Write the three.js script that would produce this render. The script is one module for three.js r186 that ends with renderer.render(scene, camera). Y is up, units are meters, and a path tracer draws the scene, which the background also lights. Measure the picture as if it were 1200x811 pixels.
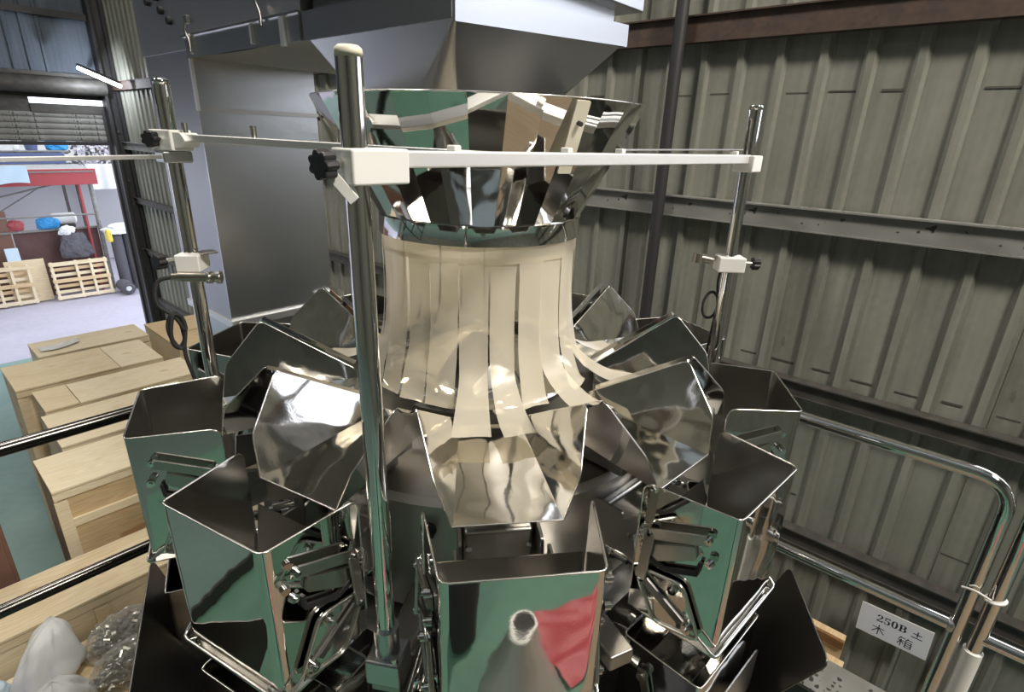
import * as THREE from 'three';
import { mergeGeometries, toCreasedNormals } from 'three/addons/utils/BufferGeometryUtils.js';
import { RoundedBoxGeometry } from 'three/addons/geometries/RoundedBoxGeometry.js';
import { ImprovedNoise } from 'three/addons/math/ImprovedNoise.js';
import { RectAreaLightUniformsLib } from 'three/addons/lights/RectAreaLightUniformsLib.js';

// ------------------------------------------------------------------ camera, sky, lights, exposure
const scene = new THREE.Scene();
const E = 4.0;                                   // eye height above the hall floor
const deg = Math.PI / 180;
const camera = new THREE.PerspectiveCamera(64.27, 1200 / 811, 0.02, 200);
camera.rotation.order = 'YXZ';
camera.rotation.set(-20.826 * deg, -49.319 * deg, 1.913 * deg);
camera.position.set(0, E, 0);
scene.add(camera);
scene.background = new THREE.Color(0.86, 0.9, 1.0);   // overcast daylight
scene.backgroundIntensity = 3.3;
RectAreaLightUniformsLib.init();
const renderer = new THREE.WebGLRenderer({ antialias: true });
renderer.toneMapping = THREE.LinearToneMapping;
renderer.toneMappingExposure = 0.9;
renderer.shadowMap.enabled = true;
// unseen lamps added for fill and highlights: [name, label, position, target, width, height, intensity, colour]
const LAMPS = [
  ['added_bay_lamp', 'added unseen ceiling lamp high over the platform and the machine', [.5, 8.6, -3.0], [0.7, 0, -2.6], 1.0, 1.0, 55, 0xfff6ea],
  ['added_bay_lamp', 'added unseen ceiling lamp high over the open hall floor', [-3.6, 8.6, -4.6], [-3.4, 0, -4.4], 0.9, 0.9, 16, 0xfff6ea],
  ['added_bay_lamp', 'added unseen ceiling lamp high behind the camera, over the near hall floor', [.7, 8.3, 3.5], [1.1, 3.2, -.6], 1.0, 1.0, 150, 0xfff6ea],
  ['added_flood_lamp', 'added unseen floodlight on the corrugated wall behind the railing', [3.12, 6.95, 2.4], [0.9, 3.9, -0.75], 0.6, 0.4, 110, 0xfff6ea],
  ['added_bay_lamp', 'added unseen ceiling lamp high over the wooden crates', [0.2, 8.6, -7.6], [0.2, 0, -7.4], 0.9, 0.9, 34, 0xfff6ea],
];

// ------------------------------------------------------------------ helpers
let seed = 7;
const rnd = () => { seed |= 0; seed = seed + 0x6D2B79F5 | 0; let t = Math.imul(seed ^ seed >>> 15, 1 | seed); t = t + Math.imul(t ^ t >>> 7, 61 | t) ^ t; return ((t ^ t >>> 14) >>> 0) / 4294967296; };
const rr = (a, b) => a + (b - a) * rnd();
const noise = new ImprovedNoise();
const V3 = (x, y, z) => new THREE.Vector3(x, y, z);
const used = {};
const numbered = (n) => { const k = used[n] = (used[n] ?? -1) + 1; return k ? n + '_' + String(k).padStart(3, '0') : n; };
function tag(o, label, category, group, kind) {
  if (label) o.userData.label = label;
  if (category) o.userData.category = category;
  if (group) o.userData.group = group;
  if (kind) o.userData.kind = kind;
  return o;
}
function thing(name, label, category, pos = [0, 0, 0], turn = 0, group) {
  const g = new THREE.Group(); g.name = numbered(name); g.position.set(...pos); g.rotation.y = turn;
  scene.add(g); return tag(g, label, category, group);
}
function struct(name) { const g = new THREE.Group(); g.name = name; g.userData.kind = 'structure'; scene.add(g); return g; }
function copy(src, label, pos, turn) {
  const c = src.clone(); c.name = numbered(src.name.replace(/_\d{3}$/, '')); c.userData = { ...src.userData, label };
  c.position.set(...pos); c.rotation.y = turn; scene.add(c); return c;
}
function triUV(g) {                              // texture coordinates in metres, by the way each face looks
  const p = g.attributes.position, uv = new Float32Array(p.count * 2), a = V3(), b = V3(), c = V3();
  for (let i = 0; i < p.count; i += 3) {
    a.fromBufferAttribute(p, i); b.fromBufferAttribute(p, i + 1); c.fromBufferAttribute(p, i + 2);
    const n = b.clone().sub(a).cross(c.clone().sub(a)), x = Math.abs(n.x), y = Math.abs(n.y), z = Math.abs(n.z);
    [a, b, c].forEach((q, k) => {
      const s = y >= x && y >= z ? [q.x, q.z] : z >= x ? [q.x, q.y] : [q.z, q.y];
      uv[(i + k) * 2] = s[0]; uv[(i + k) * 2 + 1] = s[1];
    });
  }
  g.setAttribute('uv', new THREE.BufferAttribute(uv, 2)); return g;
}
const clean = (g) => { const n = g.index ? g.toNonIndexed() : g; for (const k of Object.keys(n.attributes)) if (!['position', 'normal'].includes(k)) n.deleteAttribute(k); n.morphAttributes = {}; return n; };
function build(name, geos, mat, parent, { crease, keep, number = true } = {}) {
  geos = [].concat(geos);
  let g = mergeGeometries(geos.map(clean), false);
  if (crease) g = toCreasedNormals(g, crease);
  triUV(g);
  const m = new THREE.Mesh(g, mat); m.name = numbered(name); m.castShadow = m.receiveShadow = true;
  (parent || scene).add(m); return m;
}
function meshOf(name, geo, mat, parent) { const m = new THREE.Mesh(geo, mat); m.name = numbered(name); m.castShadow = m.receiveShadow = true; (parent || scene).add(m); return m; }
const shift = (g, x, y, z) => { g.translate(x, y, z); return g; };
const bx = (w, h, d, x = 0, y = 0, z = 0) => shift(new THREE.BoxGeometry(w, h, d), x, y, z);
const rb = (w, h, d, x = 0, y = 0, z = 0, r = 0.004, s = 2) => shift(new RoundedBoxGeometry(w, h, d, s, Math.min(r, w * .49, h * .49, d * .49)), x, y, z);
const between = (x0, x1, y0, y1, z0, z1) => bx(x1 - x0, y1 - y0, z1 - z0, (x0 + x1) / 2, (y0 + y1) / 2, (z0 + z1) / 2);
function cyl(r, h, x, y, z, axis = 'y', n = 20, r2 = r) {
  const g = new THREE.CylinderGeometry(r2, r, h, n);
  if (axis === 'x') g.rotateZ(Math.PI / 2); if (axis === 'z') g.rotateX(Math.PI / 2);
  return shift(g, x, y, z);
}
function rod(a, b, r, n = 12) {
  a = V3(...a); b = V3(...b); const d = b.clone().sub(a), g = new THREE.CylinderGeometry(r, r, d.length(), n);
  g.applyQuaternion(new THREE.Quaternion().setFromUnitVectors(V3(0, 1, 0), d.clone().normalize()));
  return shift(g, (a.x + b.x) / 2, (a.y + b.y) / 2, (a.z + b.z) / 2);
}
function bar(a, b, w, h, up = [0, 1, 0]) {       // rectangular bar from a to b
  a = V3(...a); b = V3(...b); const d = b.clone().sub(a), L = d.length(), z = d.normalize(), x = V3(...up).cross(z).normalize(), y = z.clone().cross(x);
  const g = new RoundedBoxGeometry(w, h, L, 1, Math.min(w, h) * .12);
  g.applyMatrix4(new THREE.Matrix4().makeBasis(x, y, z)); return shift(g, (a.x + b.x) / 2, (a.y + b.y) / 2, (a.z + b.z) / 2);
}
function fillet(pts, rad, closed) {              // 3D polyline with rounded corners -> CurvePath
  const P = pts.map((p) => V3(...p)), n = P.length, cp = new THREE.CurvePath(), ins = [], outs = [];
  for (let i = 0; i < n; i++) {
    if (!closed && (i === 0 || i === n - 1)) { ins[i] = outs[i] = P[i]; continue; }
    const a = P[(i + n - 1) % n], b = P[i], c = P[(i + 1) % n], r = Array.isArray(rad) ? rad[i] : rad;
    const q = Math.min(r, a.distanceTo(b) * .48, b.distanceTo(c) * .48);
    ins[i] = b.clone().add(a.clone().sub(b).setLength(q)); outs[i] = b.clone().add(c.clone().sub(b).setLength(q));
  }
  for (let i = 0; i < n; i++) {
    if (ins[i] !== outs[i] && ins[i].distanceTo(outs[i]) > 1e-6) cp.add(new THREE.QuadraticBezierCurve3(ins[i], P[i], outs[i]));
    if (i < n - 1 || closed) { const j = (i + 1) % n; if (outs[i].distanceTo(ins[j]) > 1e-6) cp.add(new THREE.LineCurve3(outs[i], ins[j])); }
  }
  return cp;
}
function pipe(pts, r, rad = 0.02, n = 10, closed = false, step = 0.012) {
  const c = fillet(pts, rad, closed), seg = Math.max(8, Math.min(220, Math.round(c.getLength() / step)));
  return new THREE.TubeGeometry(c, seg, r, n, closed);
}
const smooth = (pts, r, n = 8, seg = 60) => new THREE.TubeGeometry(new THREE.CatmullRomCurve3(pts.map((p) => V3(...p))), seg, r, n);
function plate(pts, t, rad = 0) {                // flat polygon in space, thickness t, corners rounded
  const P = pts.map((p) => V3(...p)), n = V3();
  for (let i = 0; i < P.length; i++) { const a = P[i], b = P[(i + 1) % P.length]; n.x += (a.y - b.y) * (a.z + b.z); n.y += (a.z - b.z) * (a.x + b.x); n.z += (a.x - b.x) * (a.y + b.y); }
  n.normalize(); const u = P[1].clone().sub(P[0]); u.addScaledVector(n, -u.dot(n)).normalize(); const v = n.clone().cross(u), o = P[0];
  const Q = P.map((p) => { const d = p.clone().sub(o); return new THREE.Vector2(d.dot(u), d.dot(v)); });
  const sh = new THREE.Shape(), N = Q.length;
  Q.forEach((b, i) => {
    const r = Array.isArray(rad) ? rad[i] : rad, a = Q[(i + N - 1) % N], c = Q[(i + 1) % N];
    if (!r) { i ? sh.lineTo(b.x, b.y) : sh.moveTo(b.x, b.y); return; }
    const q = Math.min(r, a.distanceTo(b) * .48, b.distanceTo(c) * .48), s = b.clone().add(a.clone().sub(b).setLength(q)), e = b.clone().add(c.clone().sub(b).setLength(q));
    i ? sh.lineTo(s.x, s.y) : sh.moveTo(s.x, s.y); sh.quadraticCurveTo(b.x, b.y, e.x, e.y);
  });
  const g = new THREE.ExtrudeGeometry(sh, { depth: t, bevelEnabled: false, curveSegments: 5 });
  g.translate(0, 0, -t / 2); g.applyMatrix4(new THREE.Matrix4().makeBasis(u, v, n)); return shift(g, o.x, o.y, o.z);
}
function gridGeo(fn, nu, nv) {                   // surface fn(u, v) -> [x, y, z]
  const pos = [], idx = [];
  for (let i = 0; i <= nu; i++) for (let j = 0; j <= nv; j++) pos.push(...fn(i / nu, j / nv));
  for (let i = 0; i < nu; i++) for (let j = 0; j < nv; j++) { const a = i * (nv + 1) + j, b = a + nv + 1; idx.push(a, b, a + 1, b, b + 1, a + 1); }
  const g = new THREE.BufferGeometry(); g.setAttribute('position', new THREE.Float32BufferAttribute(pos, 3)); g.setIndex(idx); g.computeVertexNormals(); return g;
}
function roundPath(pts, rad, per = 5) {          // 2D polyline with arcs at its inner corners
  const out = [], P = pts.map((p) => new THREE.Vector2(...p));
  P.forEach((b, i) => {
    if (i === 0 || i === P.length - 1) { out.push([b.x, b.y]); return; }
    const a = P[i - 1], c = P[i + 1], s = b.clone().add(a.clone().sub(b).setLength(rad)), e = b.clone().add(c.clone().sub(b).setLength(rad));
    for (let k = 0; k <= per; k++) { const t = k / per; out.push([(1 - t) ** 2 * s.x + 2 * t * (1 - t) * b.x + t * t * e.x, (1 - t) ** 2 * s.y + 2 * t * (1 - t) * b.y + t * t * e.y]); }
  });
  return out;
}
function wallStrip(path, top, bot, t) {          // sheet standing on a plan path, its top and bottom edges given per point
  const n = path.length, inner = path.map((p, i) => {
    const a = path[Math.max(0, i - 1)], b = path[Math.min(n - 1, i + 1)], L = Math.hypot(b[0] - a[0], b[1] - a[1]);
    return [p[0] + (b[1] - a[1]) / L * t, p[1] - (b[0] - a[0]) / L * t];
  });
  const rows = (A, B) => { const pos = [], idx = []; for (let i = 0; i < n; i++) pos.push(...A(i), ...B(i)); for (let i = 0; i < n - 1; i++) idx.push(2 * i, 2 * i + 1, 2 * i + 2, 2 * i + 2, 2 * i + 1, 2 * i + 3); const g = new THREE.BufferGeometry(); g.setAttribute('position', new THREE.Float32BufferAttribute(pos, 3)); g.setIndex(idx); g.computeVertexNormals(); return g; };
  const o = (i, y) => [path[i][0], y, path[i][1]], q = (i, y) => [inner[i][0], y, inner[i][1]];
  return [rows((i) => o(i, top(i)), (i) => o(i, bot(i))), rows((i) => q(i, bot(i)), (i) => q(i, top(i))), rows((i) => q(i, top(i)), (i) => o(i, top(i))), rows((i) => o(i, bot(i)), (i) => q(i, bot(i)))];
}

// ------------------------------------------------------------------ materials
function tex(w, h, fn, srgb, repeat = [1, 1]) {
  const d = new Uint8Array(w * h * 4);
  for (let y = 0; y < h; y++) for (let x = 0; x < w; x++) { const c = fn(x / w, y / h), i = (y * w + x) * 4; d[i] = c[0] * 255; d[i + 1] = c[1] * 255; d[i + 2] = c[2] * 255; d[i + 3] = 255; }
  const t = new THREE.DataTexture(d, w, h); t.wrapS = t.wrapT = THREE.RepeatWrapping; t.magFilter = THREE.LinearFilter; t.minFilter = THREE.LinearMipmapLinearFilter; t.generateMipmaps = true;
  if (srgb) t.colorSpace = THREE.SRGBColorSpace; t.repeat.set(...repeat); t.needsUpdate = true; return t;
}
const TAU = Math.PI * 2;
const wrapNoise = (u, v, f, g, s) => {           // noise that repeats over the unit square
  const n = (a, b) => noise.noise(a * f + s, b * g + s * 1.7, s * 3.1);
  return (n(u, v) * (1 - u) + n(u - 1, v) * u) * (1 - v) + (n(u, v - 1) * (1 - u) + n(u - 1, v - 1) * u) * v;
};
const clamp01 = (x) => Math.max(0, Math.min(1, x));
const waveTex = tex(256, 256, (u, v) => { const h = clamp01(.5 + .42 * wrapNoise(u, v, 5, 4, 3) + .16 * wrapNoise(u, v, 11, 9, 8)); return [h, h, h]; }, false, [2.2, 2.2]);
const brushTex = tex(256, 512, (u, v) => { const h = clamp01(.5 + .5 * wrapNoise(u, v, 5, 180, 5) + .3 * wrapNoise(u, v, 9, 60, 2)); return [h, h, h]; }, false, [2, 2]);
const smudgeTex = tex(256, 256, (u, v) => { const h = clamp01(.45 + .45 * wrapNoise(u, v, 7, 7, 11) + .25 * wrapNoise(u, v, 21, 21, 4)); return [h, h, h]; }, false, [3, 3]);
const woodTex = (base, dark, s) => tex(512, 256, (u, v) => {
  const w = wrapNoise(u, v, 3, 9, s), g = .5 + .5 * Math.sin((v * 46 + w * 7) * TAU * .5), f = wrapNoise(u, v, 14, 150, s + 2), k = wrapNoise(u, v, 9, 7, s + 5), b = Math.max(0, wrapNoise(u, v, 4, 5, s + 9));
  let t = clamp01(.28 + .22 * (g - .5) + .5 * f + .4 * b); if (k > .46) t = clamp01(t + (k - .46) * 5);
  return base.map((c, i) => c + (dark[i] - c) * t);
}, true, [.8, 1.6]);
const steel = (c, rough, o = {}) => new THREE.MeshPhysicalMaterial({ color: c, metalness: 1, roughness: rough, ...o });
const M = {};
M.mirror = steel(new THREE.Color(.72, .705, .67), .035, { bumpMap: waveTex, bumpScale: .0012 });
M.mirror2 = steel(new THREE.Color(.74, .725, .69), .07, { bumpMap: waveTex, bumpScale: .0042 });
M.lining = steel(new THREE.Color(.70, .685, .65), .19, { bumpMap: waveTex, bumpScale: .001 });
M.barAlu = new THREE.MeshPhysicalMaterial({ color: new THREE.Color(.82, .82, .81), metalness: .45, roughness: .35 });
M.taper = steel(new THREE.Color(.56, .57, .585), .3, { bumpMap: brushTex, bumpScale: .00004 });
M.brushed = steel(new THREE.Color(.62, .60, .57), .42, { bumpMap: brushTex, bumpScale: .00004 });
M.bluishSteel = steel(new THREE.Color(.50, .51, .54), .4, { bumpMap: brushTex, bumpScale: .00003 });
M.bluishSteelSide = steel(new THREE.Color(.50, .51, .54), .4, { bumpMap: brushTex, bumpScale: .00003 });
M.satin = steel(new THREE.Color(.57, .585, .59), .3, { bumpMap: smudgeTex, bumpScale: .0004 });
M.chrome = steel(new THREE.Color(.8, .79, .77), .07);
M.rim = steel(new THREE.Color(.86, .84, .79), .22);
M.cast = steel(new THREE.Color(.42, .41, .39), .32, { bumpMap: smudgeTex, bumpScale: .0003 });
M.darkSteel = steel(new THREE.Color(.2, .195, .185), .34, { bumpMap: smudgeTex, bumpScale: .0003 });
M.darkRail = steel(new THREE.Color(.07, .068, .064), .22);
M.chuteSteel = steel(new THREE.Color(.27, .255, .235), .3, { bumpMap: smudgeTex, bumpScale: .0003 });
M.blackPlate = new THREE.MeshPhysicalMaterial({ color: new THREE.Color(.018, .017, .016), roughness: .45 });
M.black = new THREE.MeshStandardMaterial({ color: new THREE.Color(.012, .012, .013), roughness: .5 });
M.rubber = new THREE.MeshStandardMaterial({ color: new THREE.Color(.02, .02, .021), roughness: .7 });
M.galv = new THREE.MeshStandardMaterial({ color: new THREE.Color(.5, .49, .46), roughness: .42, metalness: .55 });
M.white = new THREE.MeshStandardMaterial({ color: new THREE.Color(.78, .78, .75), roughness: .45 });
M.alu = steel(new THREE.Color(.93, .93, .92), .42, { bumpMap: brushTex, bumpScale: .00002 });
M.cap = new THREE.MeshStandardMaterial({ color: new THREE.Color(.72, .68, .55), roughness: .5 });
M.pvc = new THREE.MeshPhysicalMaterial({ color: new THREE.Color(.86, .80, .66), roughness: .34, transmission: .5, thickness: 0, side: THREE.DoubleSide, bumpMap: smudgeTex, bumpScale: .0006, specularIntensity: .8 });
M.brass = steel(new THREE.Color(.5, .46, .39), .3);
M.copper = steel(new THREE.Color(.55, .3, .17), .4);
M.green = new THREE.MeshStandardMaterial({ roughness: .55, map: tex(512, 512, (u, v) => { const n = wrapNoise(u, v, 5, 5, 2) * .5 + wrapNoise(u, v, 30, 30, 7) * .35, s = wrapNoise(u, v, 12, 10, 5) > .42 ? .07 : 0; return [.31 + .06 * n - s, .455 + .07 * n - s, .395 + .06 * n - s]; }, true, [.5, .5]) });
M.concrete = new THREE.MeshStandardMaterial({ roughness: .8, map: tex(512, 512, (u, v) => { const n = wrapNoise(u, v, 5, 6, 3) * .6 + wrapNoise(u, v, 40, 40, 7) * .3; return [.46 + .07 * n, .56 + .07 * n, .54 + .07 * n]; }, true, [.25, .25]) });
M.pavement = new THREE.MeshStandardMaterial({ roughness: .85, map: tex(512, 512, (u, v) => { const n = wrapNoise(u, v, 4, 6, 3) * .6 + wrapNoise(u, v, 50, 40, 7) * .4; return [.66 + .07 * n, .65 + .07 * n, .7 + .07 * n]; }, true, [.2, .2]) });
const sheetTex = (base, s, amt = 1) => tex(512, 1024, (u, v) => {   // dusty, streaked paint with blotches
  const n = wrapNoise(u, v, 5, 4, s) * .5 + wrapNoise(u, v, 14, 9, s + 3) * .35, st = wrapNoise(u, v, 60, 2.5, s + 6) * .5 + wrapNoise(u, v, 120, 6, s + 8) * .35, g = wrapNoise(u, v, 90, 90, s + 2) * .25;
  const spot = wrapNoise(u, v, 33, 26, s + 12) > .55 ? -.06 : 0, k = (n * .13 + st * .1 + g * .09 + spot) * amt;
  return base.map((c) => clamp01(c + k * (.6 + c)));
}, true, [.42, .3]);
M.wallPaint = new THREE.MeshStandardMaterial({ roughness: .62, map: sheetTex([.495, .50, .462], 4) });
M.wallDark = new THREE.MeshStandardMaterial({ roughness: .7, map: sheetTex([.33, .37, .42], 9) });
M.roofPaint = new THREE.MeshStandardMaterial({ color: new THREE.Color(.3, .3, .3), roughness: .8 });
M.glass = new THREE.MeshPhysicalMaterial({ color: new THREE.Color(1, 1, 1), roughness: .02, transmission: 1, thickness: 0 });
M.addedSkylight = new THREE.MeshPhysicalMaterial({ color: new THREE.Color(.8, .86, .9), roughness: .9, transmission: .28, thickness: 0 });
M.wallPale = new THREE.MeshStandardMaterial({ roughness: .7, map: M.wallPaint.map, color: new THREE.Color(1, 1, 1) });
M.rust = new THREE.MeshStandardMaterial({ roughness: .7, map: tex(256, 256, (u, v) => { const n = wrapNoise(u, v, 9, 9, 3), m = wrapNoise(u, v, 30, 30, 5), k = .5 + n * .6 + m * .5; return [.22 + .12 * k, .185 + .08 * k, .165 + .06 * k]; }, true, [1.5, 1.5]) });
M.girtGrey = new THREE.MeshStandardMaterial({ roughness: .55, map: tex(256, 256, (u, v) => { const n = wrapNoise(u, v, 6, 12, 3), m = wrapNoise(u, v, 40, 30, 5), c = (m + n * .5) > .38 ? .22 : .5 + .1 * n; return [c, c, c * .97]; }, true, [1.2, 1.2]) });
M.girtDark = new THREE.MeshStandardMaterial({ roughness: .6, map: tex(256, 256, (u, v) => { const n = wrapNoise(u, v, 8, 12, 3), c = .27 + .08 * n; return [c, c * .97, c * .92]; }, true, [1.5, 1.5]) });
M.lapShade = new THREE.MeshStandardMaterial({ color: new THREE.Color(.075, .073, .062), roughness: .8 });
M.pole = new THREE.MeshStandardMaterial({ color: new THREE.Color(.03, .03, .032), roughness: .5 });
M.woods = [woodTex([.91, .86, .74], [.78, .68, .52], 3), woodTex([.94, .90, .80], [.82, .74, .58], 17), woodTex([.87, .79, .64], [.71, .58, .41], 31)].map((map) => new THREE.MeshStandardMaterial({ map, roughness: .75 }));
M.woodDark = new THREE.MeshStandardMaterial({ map: woodTex([.55, .40, .24], [.34, .22, .12], 41), roughness: .75 });
M.oldPly = new THREE.MeshStandardMaterial({ map: woodTex([.52, .46, .38], [.38, .32, .25], 47), roughness: .7 });
M.red = new THREE.MeshStandardMaterial({ color: new THREE.Color(.36, .055, .06), roughness: .6 });
M.redSheet = new THREE.MeshStandardMaterial({ color: new THREE.Color(.34, .06, .07), roughness: .55 });
M.paleBlue = new THREE.MeshStandardMaterial({ color: new THREE.Color(.52, .66, .76), roughness: .7 });
M.blue = new THREE.MeshStandardMaterial({ color: new THREE.Color(.03, .09, .45), roughness: .5 });
M.cyan = new THREE.MeshStandardMaterial({ color: new THREE.Color(.03, .28, .62), roughness: .5 });
M.navy = new THREE.MeshStandardMaterial({ color: new THREE.Color(.09, .12, .24), roughness: .6 });
M.brownSheet = new THREE.MeshStandardMaterial({ roughness: .8, map: tex(256, 256, (u, v) => { const n = wrapNoise(u, v, 5, 6, 3) + .5 * wrapNoise(u, v, 25, 22, 5); return [.37 + .07 * n, .27 + .06 * n, .26 + .06 * n]; }, true, [.5, .5]) });
M.brownPly = new THREE.MeshStandardMaterial({ color: new THREE.Color(.2, .11, .08), roughness: .8 });
M.greyCloth = new THREE.MeshStandardMaterial({ color: new THREE.Color(.1, .1, .115), roughness: .9, bumpMap: smudgeTex, bumpScale: .004 });
M.palewall = new THREE.MeshStandardMaterial({ color: new THREE.Color(.45, .45, .47), roughness: .9 });
M.plasticBag = new THREE.MeshPhysicalMaterial({ color: new THREE.Color(.72, .74, .74), roughness: .45 });
M.clearBag = new THREE.MeshPhysicalMaterial({ color: new THREE.Color(.9, .9, .87), roughness: .12, transmission: .8, thickness: 0, side: THREE.DoubleSide });
M.parts = steel(new THREE.Color(.5, .49, .46), .3);
M.yellow = new THREE.MeshStandardMaterial({ color: new THREE.Color(.7, .55, .08), roughness: .7 });
M.glow = new THREE.MeshStandardMaterial({ color: 0xffffff, emissive: 0xfff4e6, emissiveIntensity: 6 });

// ------------------------------------------------------------------ added lamps
for (const [name, label, p, q, w, h, power, col] of LAMPS) {
  const g = thing(name, label, 'lamp', p), dir = V3(...q).sub(V3(...p)).normalize();
  const body = new THREE.Group(); body.quaternion.setFromUnitVectors(V3(0, 0, 1), dir); body.name = 'housing_frame'; g.add(body);
  build('lamp_housing', rb(w + .06, h + .06, .08, 0, 0, -.06, .01), M.white, body);
  const f = build('lamp_panel', bx(w, h, .01, 0, 0, -.014), M.glow, body);
  const l = new THREE.RectAreaLight(col, power, w, h); l.position.set(...p).addScaledVector(dir, .004); l.lookAt(V3(...q)); scene.add(l);
  if (name === 'added_bay_lamp') build('hanger_rod', bx(.03, 9.42 - p[1], .03, 0, (9.42 - p[1]) / 2 + .08, 0), M.girtDark, g);
  else build('wall_bracket', bx(.16, .05, .05, .1, -.02, .0), M.girtDark, g);
}

// ------------------------------------------------------------------ hall shell
const X_W = 3.4, Z_B = -12.4, Z_F = 6, X_L = -9, H_C = 9.5;
{
  const f = struct('floor');
  build('ground_slab', between(X_L - .2, X_W + .2, -.15, 0, Z_B - .1, Z_F + .2), M.concrete, f);
  const o = struct('outside_ground');
  build('pavement', between(-14, 16, -.2, -.02, -40, Z_B - .1), M.pavement, o);
  const c = struct('ceiling'); 
  const cuts = [[-6.6, -5.2], [-2.0, -.8]]; let x0 = X_L - .2;
  for (const [a, b] of [...cuts, [X_W + .2, 0]]) { build('roof_sheet', between(x0, a, H_C, H_C + .1, Z_B - .1, Z_F + .2), M.roofPaint, c); x0 = b; }
  for (const [a, b] of cuts) build('added_skylight', between(a, b, H_C + .03, H_C + .034, Z_B - .1, Z_F + .2), M.addedSkylight, c);  // unseen roof lights, added to brighten what the steel reflects
  const wl = struct('wall_left'); build('wall_sheet', between(X_L - .1, X_L, 0, H_C, Z_B, Z_F), M.wallPale, wl);
  const wf = struct('wall_front'); build('wall_sheet', between(X_L, X_W + .12, 0, H_C, Z_F - .05, Z_F + .1), M.wallPale, wf);
}
function ribSheet(n, pitch, h, axis) {           // trapezoid-rib sheet, n ribs wide, standing, ribs toward +z; x along the wall
  const s = new THREE.Shape(), pts = [[0, 0]];
  for (let i = 0; i < n; i++) { const x = i * pitch; pts.push([x + .132, 0], [x + .149, .024], [x + .181, .024], [x + .198, 0]); }
  pts.push([n * pitch, 0]);
  const lo = pts.map((p) => [p[0], p[1] - .0025]).reverse();
  [...pts, ...lo].forEach((p, i) => i ? s.lineTo(...p) : s.moveTo(...p));
  const g = new THREE.ExtrudeGeometry(s, { depth: h, bevelEnabled: false }); g.rotateX(-Math.PI / 2); g.scale(1, 1, -1);   // profile -> (x, z), height -> y
  const ng = g.index ? g.toNonIndexed() : g, p = ng.attributes.position;                     // mirrored: flip the winding
  for (let i = 0; i < p.count; i += 3) for (const k of ['x', 'y', 'z']) { const G = 'get' + k.toUpperCase(), S = 'set' + k.toUpperCase(), a = p[G](i + 1); p[S](i + 1, p[G](i + 2)); p[S](i + 2, a); }
  ng.computeVertexNormals(); return ng;
}
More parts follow.
